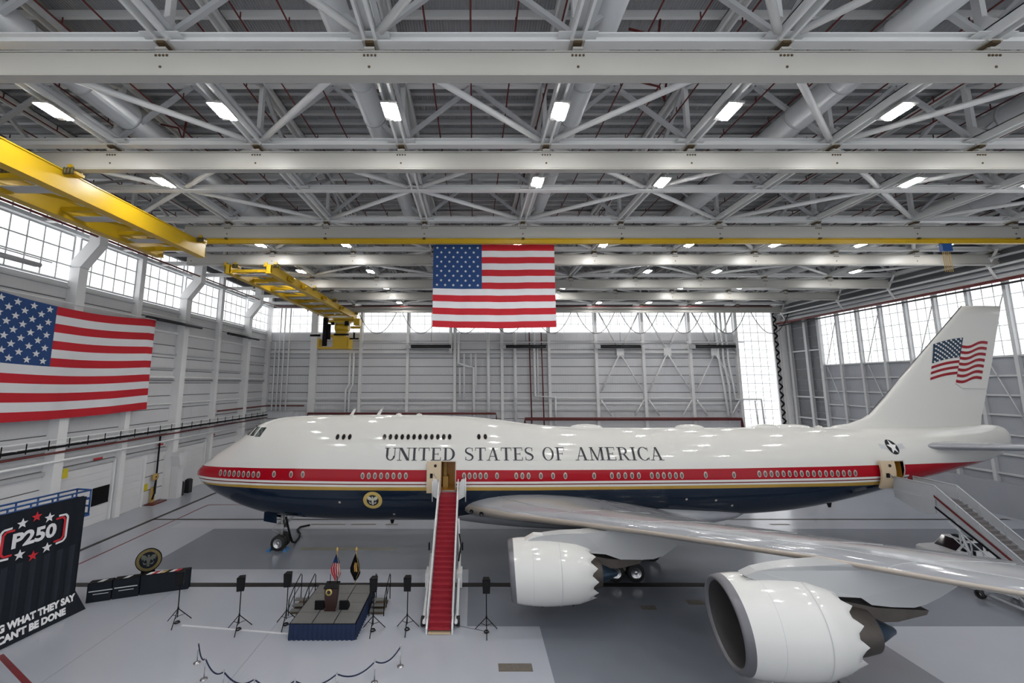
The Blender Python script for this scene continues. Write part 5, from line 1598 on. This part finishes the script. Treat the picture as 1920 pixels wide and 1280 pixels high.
for dx in (-.18, .3):
    rod('microphone', 'black_metal', t, [(lx + dx, ly + .1, SZ + 1.4), (lx + dx * .9, ly + .12, SZ + 1.75), (lx + dx * .7, ly + .02, SZ + 2.0)], .02, 6)
MB().bb(lx - .34, lx + .34, ly - .24, ly - .2, SZ, SZ + .1).build('plinth', 'lectern_wood', t)
for i, dx in enumerate((-.72, .78)):
    t = thing('stage_monitor', 'black stage monitor speaker to the %s of the lectern' % ('left' if i == 0 else 'right'), 'speaker', (lx + dx, ly + .15, SZ))
    MB().prism([(-.22, 0), (.22, 0), (.22, .12), (-.12, .5), (-.22, .5)], (lx + dx - .27, ly + .15, SZ), (0, 1, 0), (0, 0, 1), (.54, 0, 0)).build('cabinet', 'black_metal', t)
    MB().bar((lx + dx - .22, ly + .2, SZ + .31), (lx + dx + .22, ly + .2, SZ + .31), .42, .03, 0, (0, .7, .7)).build('grille', 'black_rubber', t)


def staff_flag(label, x, y, us):
    t = thing('staff_flag', label, 'flag', (x, y, 0))
    rod('staff', 'flag_gold', t, [(x, y, 0.06), (x, y, 2.72)], .03, 8)
    MB().lathe([(0, .05), (.06, .09), (.14, .09), (.3, .001)], (x, y, 2.72), 'Z', 10).build('finial', 'flag_gold', t)
    MB().lathe([(0, .001), (0, .22), (.05, .2), (.1, .05)], (x, y, 0), 'Z', 16).build('base', 'flag_gold', t)
    N = 26
    m = MB()
    prof = [(2.6, .03, .03), (2.3, .12, .14), (2.0, .2, .22), (1.7, .28, .26), (1.4, .26, .30), (1.1, .12, .2), (.85, .02, .05)]
    rows = []
    for z, l, r in prof:
        l, r = l * 1.3, r * 1.3
        rows.append([(x - l + (l + r) * k / N, y - .12 - .06 * math.sin(k * 1.25) * min(1, (2.65 - z) * 2), z - .12 * abs(k / N - .4)) for k in range(N + 1)])
    nc = N + 1
    for i in range(len(rows) - 1):
        for k in range(N):
            if us: mt = 2 if i < 2 else ((k // 3 + 0) % 2)
            else: mt = 0 if not (2 <= i <= 3 and 9 <= k <= 17) else (1 if (k + i) % 3 else 2)
            m.add([rows[i][k], rows[i + 1][k], rows[i + 1][k + 1], rows[i][k + 1]], [(0, 1, 2, 3)], mt, True)
    m.build('cloth', ('cloth_red', 'cloth_white', 'cloth_blue') if us else ('black_rubber', 'seal_gold', 'banner_orange'), t)
    rod('cord', 'flag_gold', t, [(x + .05, y - .16, 2.55), (x + .32, y - .2, 1.5), (x + .1, y - .2, .95)], .015, 5)


staff_flag('striped red and white flag on gold staff behind the lectern', -9.75, 30.85, True)
staff_flag('dark flag with gold emblem on staff behind the stage', -8.4, 30.9, False)

# ---- loudspeakers on tripods
def tripod_speaker(label, x, y, rz, zt=3.0, tilt=0):
    t = thing('tripod_speaker', label, 'speaker', (x, y, 0), 'loudspeakers on tripods')
    c, s = math.cos(rz), math.sin(rz)

    def R(dx, dy, z): return (x + dx * c - dy * s, y + dx * s + dy * c, z)
    rod('pole', 'black_metal', t, [R(0, 0, .35), R(0, 0, zt - .75)], .03, 8)
    for k in range(3):
        a = -PI / 2 + k * 2 * PI / 3
        rod('leg', 'black_metal', t, [R(0, 0, .85), R(math.cos(a) * .75, math.sin(a) * .75, .02)], .025, 6)
        rod('leg_brace', 'black_metal', t, [R(0, 0, .4), R(math.cos(a) * .4, math.sin(a) * .4, .42)], .015, 5)
    rod('collar', 'black_metal', t, [R(0, 0, .78), R(0, 0, .92)], .05, 8)
    v = []
    for zz, f in ((zt - .76, .86), (zt, 1.0)):
        v += [R(-.24 * f, -.2, zz), R(.24 * f, -.2, zz), R(.17 * f, .2, zz), R(-.17 * f, .2, zz)]
    MB().add(v, [(3, 2, 1, 0), (4, 5, 6, 7), (0, 1, 5, 4), (1, 2, 6, 5), (2, 3, 7, 6), (3, 0, 4, 7)]).build('cabinet', 'black_metal', t)
    v = []
    for zz, f in ((zt - .7, .76), (zt - .06, .86)):
        v += [R(-.24 * f, -.225, zz), R(.24 * f, -.225, zz), R(.24 * f, -.2, zz), R(-.24 * f, -.2, zz)]
    MB().add(v, [(3, 2, 1, 0), (4, 5, 6, 7), (0, 1, 5, 4), (1, 2, 6, 5), (2, 3, 7, 6), (3, 0, 4, 7)]).build('grille', 'black_rubber', t)
    rod('cable_coil', 'black_rubber', t, [R(.16 * math.cos(k * .7) * (1 - k * .02), .16 * math.sin(k * .7), .03 + .004 * k) for k in range(20)], .02, 5)


for x, y, rz, lab in ((-18.24, 27.1, .25, 'tripod loudspeaker farthest left, in front of the black cases'), (-14.06, 26.4, .25, 'tripod loudspeaker second from left, between cases and stage'),
                      (-11.45, 26.9, .1, 'tripod loudspeaker at the left front corner of stage'), (-6.0, 26.3, 0, 'tripod loudspeaker at the right front corner of stage'),
                      (-3.98, 26.4, 0, 'tripod loudspeaker just left of the red stairs'), (.76, 26.15, 0, 'tripod loudspeaker farthest right, beyond the red stairs')):
    tripod_speaker(lab, x, y, rz)

# ---- rope barrier
PO = [(-14.6, 23.55), (-13.45, 22.35), (-11.95, 21.4), (-10.22, 20.9), (-8.29, 20.8), (-6.49, 21.25), (-4.89, 22.12), (-3.82, 23.28)]
pm1 = MB().tube([(0, 0, .03), (0, 0, .98)], .028, 10).mesh('post', 'chrome')
pm2 = MB().lathe([(0, .001), (0, .17), (.02, .17), (.05, .05), (.06, .03)], (0, 0, 0), 'Z', 20).mesh('post_base', 'chrome')
pm3 = MB().lathe([(-.02, .04), (.02, .045), (.05, .035), (.07, .001)], (0, 0, .98), 'Z', 12).mesh('post_cap', 'chrome')
for i, (x, y) in enumerate(PO):
    t = thing('rope_post', 'chrome rope barrier post, %s from the left' % ORD[i], 'post', (x, y, 0), 'rope barrier posts')
    place('shaft', pm1, t, (x, y, 0)); place('base', pm2, t, (x, y, 0)); place('cap', pm3, t, (x, y, 0))
for i in range(len(PO) - 1):
    a = Vector((*PO[i], .92)); b = Vector((*PO[i + 1], .92))
    d = (b - a).normalized() * .05
    a += d; b -= d
    o = rod('barrier_rope', 'rope_navy', None, [a.lerp(b, k / 14) - Vector((0, 0, 4 * .3 * (k / 14) * (1 - k / 14))) for k in range(15)], .032, 8)
    tag(o, 'navy barrier rope hanging between the %s and %s chrome posts' % (ORD[i], ORD[i + 1]), 'rope', 'barrier ropes')

# ================================================================== backdrop at the left
BA = Vector((-25.9, 28.8, 0)); BU = Vector((.1936, .9811, 0)); BN = Vector((.9811, -.1936, 0)); BZ = Vector((0, 0, 1))
t = thing('backdrop', 'tall black backdrop with white P250 lettering and stars', 'backdrop', tuple(BA))
NW = 90
rows = []
for z in (1.15, 3.0, 4.2, 5.4, 7.12):
    f = 1 if z < 4.0 else .4
    rows.append([tuple(BA + BU * (-.35 - 7.5 * k / NW) + BN * (.045 * math.sin(k * .82) * f) + BZ * z) for k in range(NW + 1)])
m = MB()
for i in range(len(rows) - 1):
    for k in range(NW):
        m.add([rows[i][k], rows[i + 1][k], rows[i + 1][k + 1], rows[i][k + 1]], [(0, 1, 2, 3)], 1 if (k // 4) % 2 and i < 2 else 0, True)  # alternate lower strips coloured lighter to paint light on the pleats
m.build('curtain', ('banner_black', 'banner_grey'), t)
MB().prism([(-7.9, 1.1), (-.35, 1.1), (-.35, 7.12), (-7.9, 7.12)], BA - BN * .18, BU, BZ, -BN * .1).build('curtain_back', 'banner_black', t)
# sloping base board
q0 = [BA + BU * .0 + BN * .55 + BZ * .02, BA + BU * -8.0 + BN * .55 + BZ * .02, BA + BU * -8.0 - BN * .05 + BZ * 1.2, BA + BU * -.3 - BN * .05 + BZ * 1.2]
q1 = [p - BN * .1 - BZ * .02 for p in q0]
MB().add(q0 + q1, [(3, 2, 1, 0), (4, 5, 6, 7), (0, 1, 5, 4), (1, 2, 6, 5), (2, 3, 7, 6), (3, 0, 4, 7)]).build('base_board', 'banner_black', t)


def glyph_mesh(txt, size, bold, shear):
    cu = bpy.data.curves.new('lettering', 'FONT')
    cu.body = txt
    cu.size = size
    cu.offset = bold
    cu.shear = shear
    cu.resolution_u = 3
    o = bpy.data.objects.new('lettering', cu)
    COL.objects.link(o)
    bpy.context.view_layer.update()
    me = bpy.data.meshes.new_from_object(o.evaluated_get(bpy.context.evaluated_depsgraph_get()))
    bpy.data.objects.remove(o)
    return me


def text_on(name, txt, o, u, v, width, height, mat, parent, bold=.02, shear=0.0):
    """lettering fitted into width x height, o = lower left corner"""
    me = glyph_mesh(txt, 1.0, bold, shear)
    co = np.array([vv.co[:] for vv in me.vertices])
    mn, mx = co.min(0), co.max(0)
    u = Vector(u); v = Vector(v); o = Vector(o)
    for vv in me.vertices:
        a = (vv.co.x - mn[0]) / (mx[0] - mn[0]) * width
        b = (vv.co.y - mn[1]) / (mx[1] - mn[1]) * height
        vv.co = o + u * a + v * b
    me.materials.clear()
    me.materials.append(MATS[mat])
    return place(name, me, parent)


bf = BA + BN * .06
text_on('lettering', 'P250', bf + BU * -4.05 + BZ * 5.12, BU, BZ + BU * .0, 2.15, .86, 'print_white', t, .04, 0)
for (u, z, mt) in ((-3.02, 6.62, 'print_red'), (-3.68, 6.44, 'print_white'), (-2.36, 6.37, 'print_white'), (-2.96, 4.38, 'print_red'), (-3.62, 4.68, 'print_white'), (-2.3, 4.6, 'print_white')):
    MB().prism([(p[0] * .27, p[1] * .30) for p in STAR], bf + BU * u + BZ * z, BU, BZ, BN * .01).build('star_print', mt, t)
for sg, uc in ((1, -1.35), (-1, -4.62)):
    for d, mt in ((0, 'print_white'), (.13, 'print_red')):
        e = uc - sg * d
        pts = [(e - sg * .5, 6.32 - d * 1.2), (e - sg * .12, 6.30 - d), (e, 6.12 - d), (e, 4.88 + d), (e - sg * .12, 4.7 + d), (e - sg * .5, 4.66 + d * 1.2)]
        w = .055
        m = MB()
        for a, b in zip(pts, pts[1:]):
            m.bar(bf + BU * a[0] + BZ * a[1], bf + BU * b[0] + BZ * b[1], .015, w * 2, 0, tuple(BN.cross(BU * (b[0] - a[0]) + BZ * (b[1] - a[1])).normalized()))
        m.build('bracket_print', mt, t)
# words on the base board
d0 = (q0[3] - q0[0]) - (q0[3] - q0[0]).dot(BU) * BU
dz = d0.normalized()
base0 = q0[0] + (BN + BZ * .5) * .012
text_on('lettering', 'NG WHAT THEY SAY', base0 + BU * -4.55 + dz * .78, BU, dz, 4.2, .42, 'print_white', t, .06, .22)
text_on('lettering', "CAN'T BE DONE", base0 + BU * -4.3 + dz * .22, BU, dz, 3.3, .42, 'print_white', t, .06, .22)

# ---- blue platform lift behind the backdrop
t = thing('platform_lift', 'blue platform lift railing behind the black backdrop', 'lift', (-28, 28, 0))
for uu0, uu1 in ((-8, .4),):
    for off in (-.7, -1.9):
        for z in (6.75, 7.3):
            rod('guard_rail', 'lift_blue', t, [BA + BU * -8 + BN * off + BZ * z, BA + BU * .4 + BN * off + BZ * z], .06, 6)
for k in range(8):
    for off in (-.7, -1.9):
        rod('guard_post', 'lift_blue', t, [BA + BU * (.4 - 1.1 * k) + BN * off + BZ * 5.7, BA + BU * (.4 - 1.1 * k) + BN * off + BZ * 7.3], .05, 6)
for z in (5.75, 6.25, 6.75, 7.3):
    rod('guard_rail', 'lift_blue', t, [BA + BU * .4 + BN * -.7 + BZ * z, BA + BU * .4 + BN * -1.9 + BZ * z], .06, 6)
MB().prism([(-8, 0), (.45, 0), (.45, -1.3), (-8, -1.3)], BA + BN * -.65 + BZ * 5.6, BU, BN, BZ * .14).build('platform_floor', 'lift_blue', t)
MB().prism([(-7, 0), (-.6, 0), (-.6, -1.1), (-7, -1.1)], BA + BN * -.75 + BZ * .3, BU, BN, BZ * .7).build('chassis', 'lift_blue', t)
for k in range(3):
    za, zb = 1.0 + 1.5 * k, 2.5 + 1.5 * k
    for off in (-.85, -1.75):
        for a, b in ((-6.5, -1.2), (-1.2, -6.5)):
            bar('scissor_arm', 'lift_blue', t, BA + BU * a + BN * off + BZ * za, BA + BU * b + BN * off + BZ * zb, .1, .16)
for a in (-6.2, -1.4):
    for off in (-.72, -1.88):
        MB().lathe([(-.1, .1), (-.1, .3), (.1, .3), (.1, .1)], BA + BU * a + BN * off + BZ * .31, 'X', 14).build('wheel', 'tyre', t)

# ---- black draped cases and the standing emblem
def case(label, p, q, h, depth, bands, words):
    p = Vector((*p, 0)); q = Vector((*q, 0))
    u = (q - p).normalized(); L = (q - p).length
    n = Vector((-u.y, u.x, 0))
    t = thing('draped_case', label, 'case', tuple(p))
    MB().prism([(0, 0), (L, 0), (L, depth), (0, depth)], p, u, n, BZ * h).build('case_body', 'banner_black', t)
    MB().prism([(.02, -.01), (L - .02, -.01), (L - .02, depth + .01), (.02, depth + .01)], p + BZ * h, u, n, BZ * .03).build('case_lid', 'black_metal', t)
    for a, w, mt in bands:
        MB().prism([(a, 0), (a + w, 0), (a + w + .18, depth * .75), (a + .18, depth * .75)], p + BZ * (h + .032) + n * .05, u, n, BZ * .006).build('lid_print', mt, t)
    if words:
        for a in words:
            MB().bar(p + u * a + BZ * h * .58 - n * .012, p + u * (a + 1.3) + BZ * h * .58 - n * .012, .01, .06).build('front_print', 'steel_grey', t)
            MB().bar(p + u * (a + .25) + BZ * h * .42 - n * .012, p + u * (a + 1.1) + BZ * h * .42 - n * .012, .01, .04).build('front_print', 'steel_grey', t)
    return t


case('black draped case beside the backdrop with grey print', (-26.0, 29.35), (-24.75, 29.8), 1.2, .5, ((.5, .3, 'steel_grey'),), (.1,))
case('middle black draped case with grey print', (-24.7, 29.85), (-23.3, 30.35), 1.22, .5, ((.5, .3, 'steel_grey'),), (.1,))
case('long black draped case with red and white printed top', (-23.25, 30.4), (-20.5, 31.3), 1.25, .5, ((.25, .3, 'print_white'), (.58, .24, 'print_red'), (.86, .18, 'print_white'), (1.1, .22, 'flag_gold'), (1.62, .26, 'print_white'), (1.9, .3, 'print_red')), None)
t = thing('standing_emblem', 'round gold rimmed emblem disc standing behind black cases', 'emblem', (-23.95, 31.9, 0))
ec = Vector((-23.95, 31.9, 1.72))
eu = Vector((.93, .36, 0)); en = Vector((.36, -.93, 0))


def edisc(name, mat, r, off, d=.05):
    MB().prism([(r * math.cos(2 * PI * k / 36), r * math.sin(2 * PI * k / 36)) for k in range(36)], ec + en * off, eu, BZ, en * d).build(name, mat, t)


edisc('rim', 'black_metal', .82, 0)
edisc('gold_ring', 'emblem_ring', .76, .05, .01)
edisc('inner_disc', 'banner_black', .57, .06, .01)
for q in EAGLE:
    MB().prism([(a * .68, b * .68) for a, b in q], ec + en * .075, eu, BZ, en * .01).build('eagle', 'emblem_eagle', t)
MB().bar(ec + Vector((0, 0, -.8)) - en * .1, (ec.x, ec.y + .5, 0.05), .3, .12).build('prop', 'black_metal', t)
MB().prism([(-.5, 0), (.5, 0), (.4, 1.15), (-.4, 1.15)], Vector((ec.x, ec.y, 0)), eu, BZ, -en * .1).build('stand', 'black_metal', t)
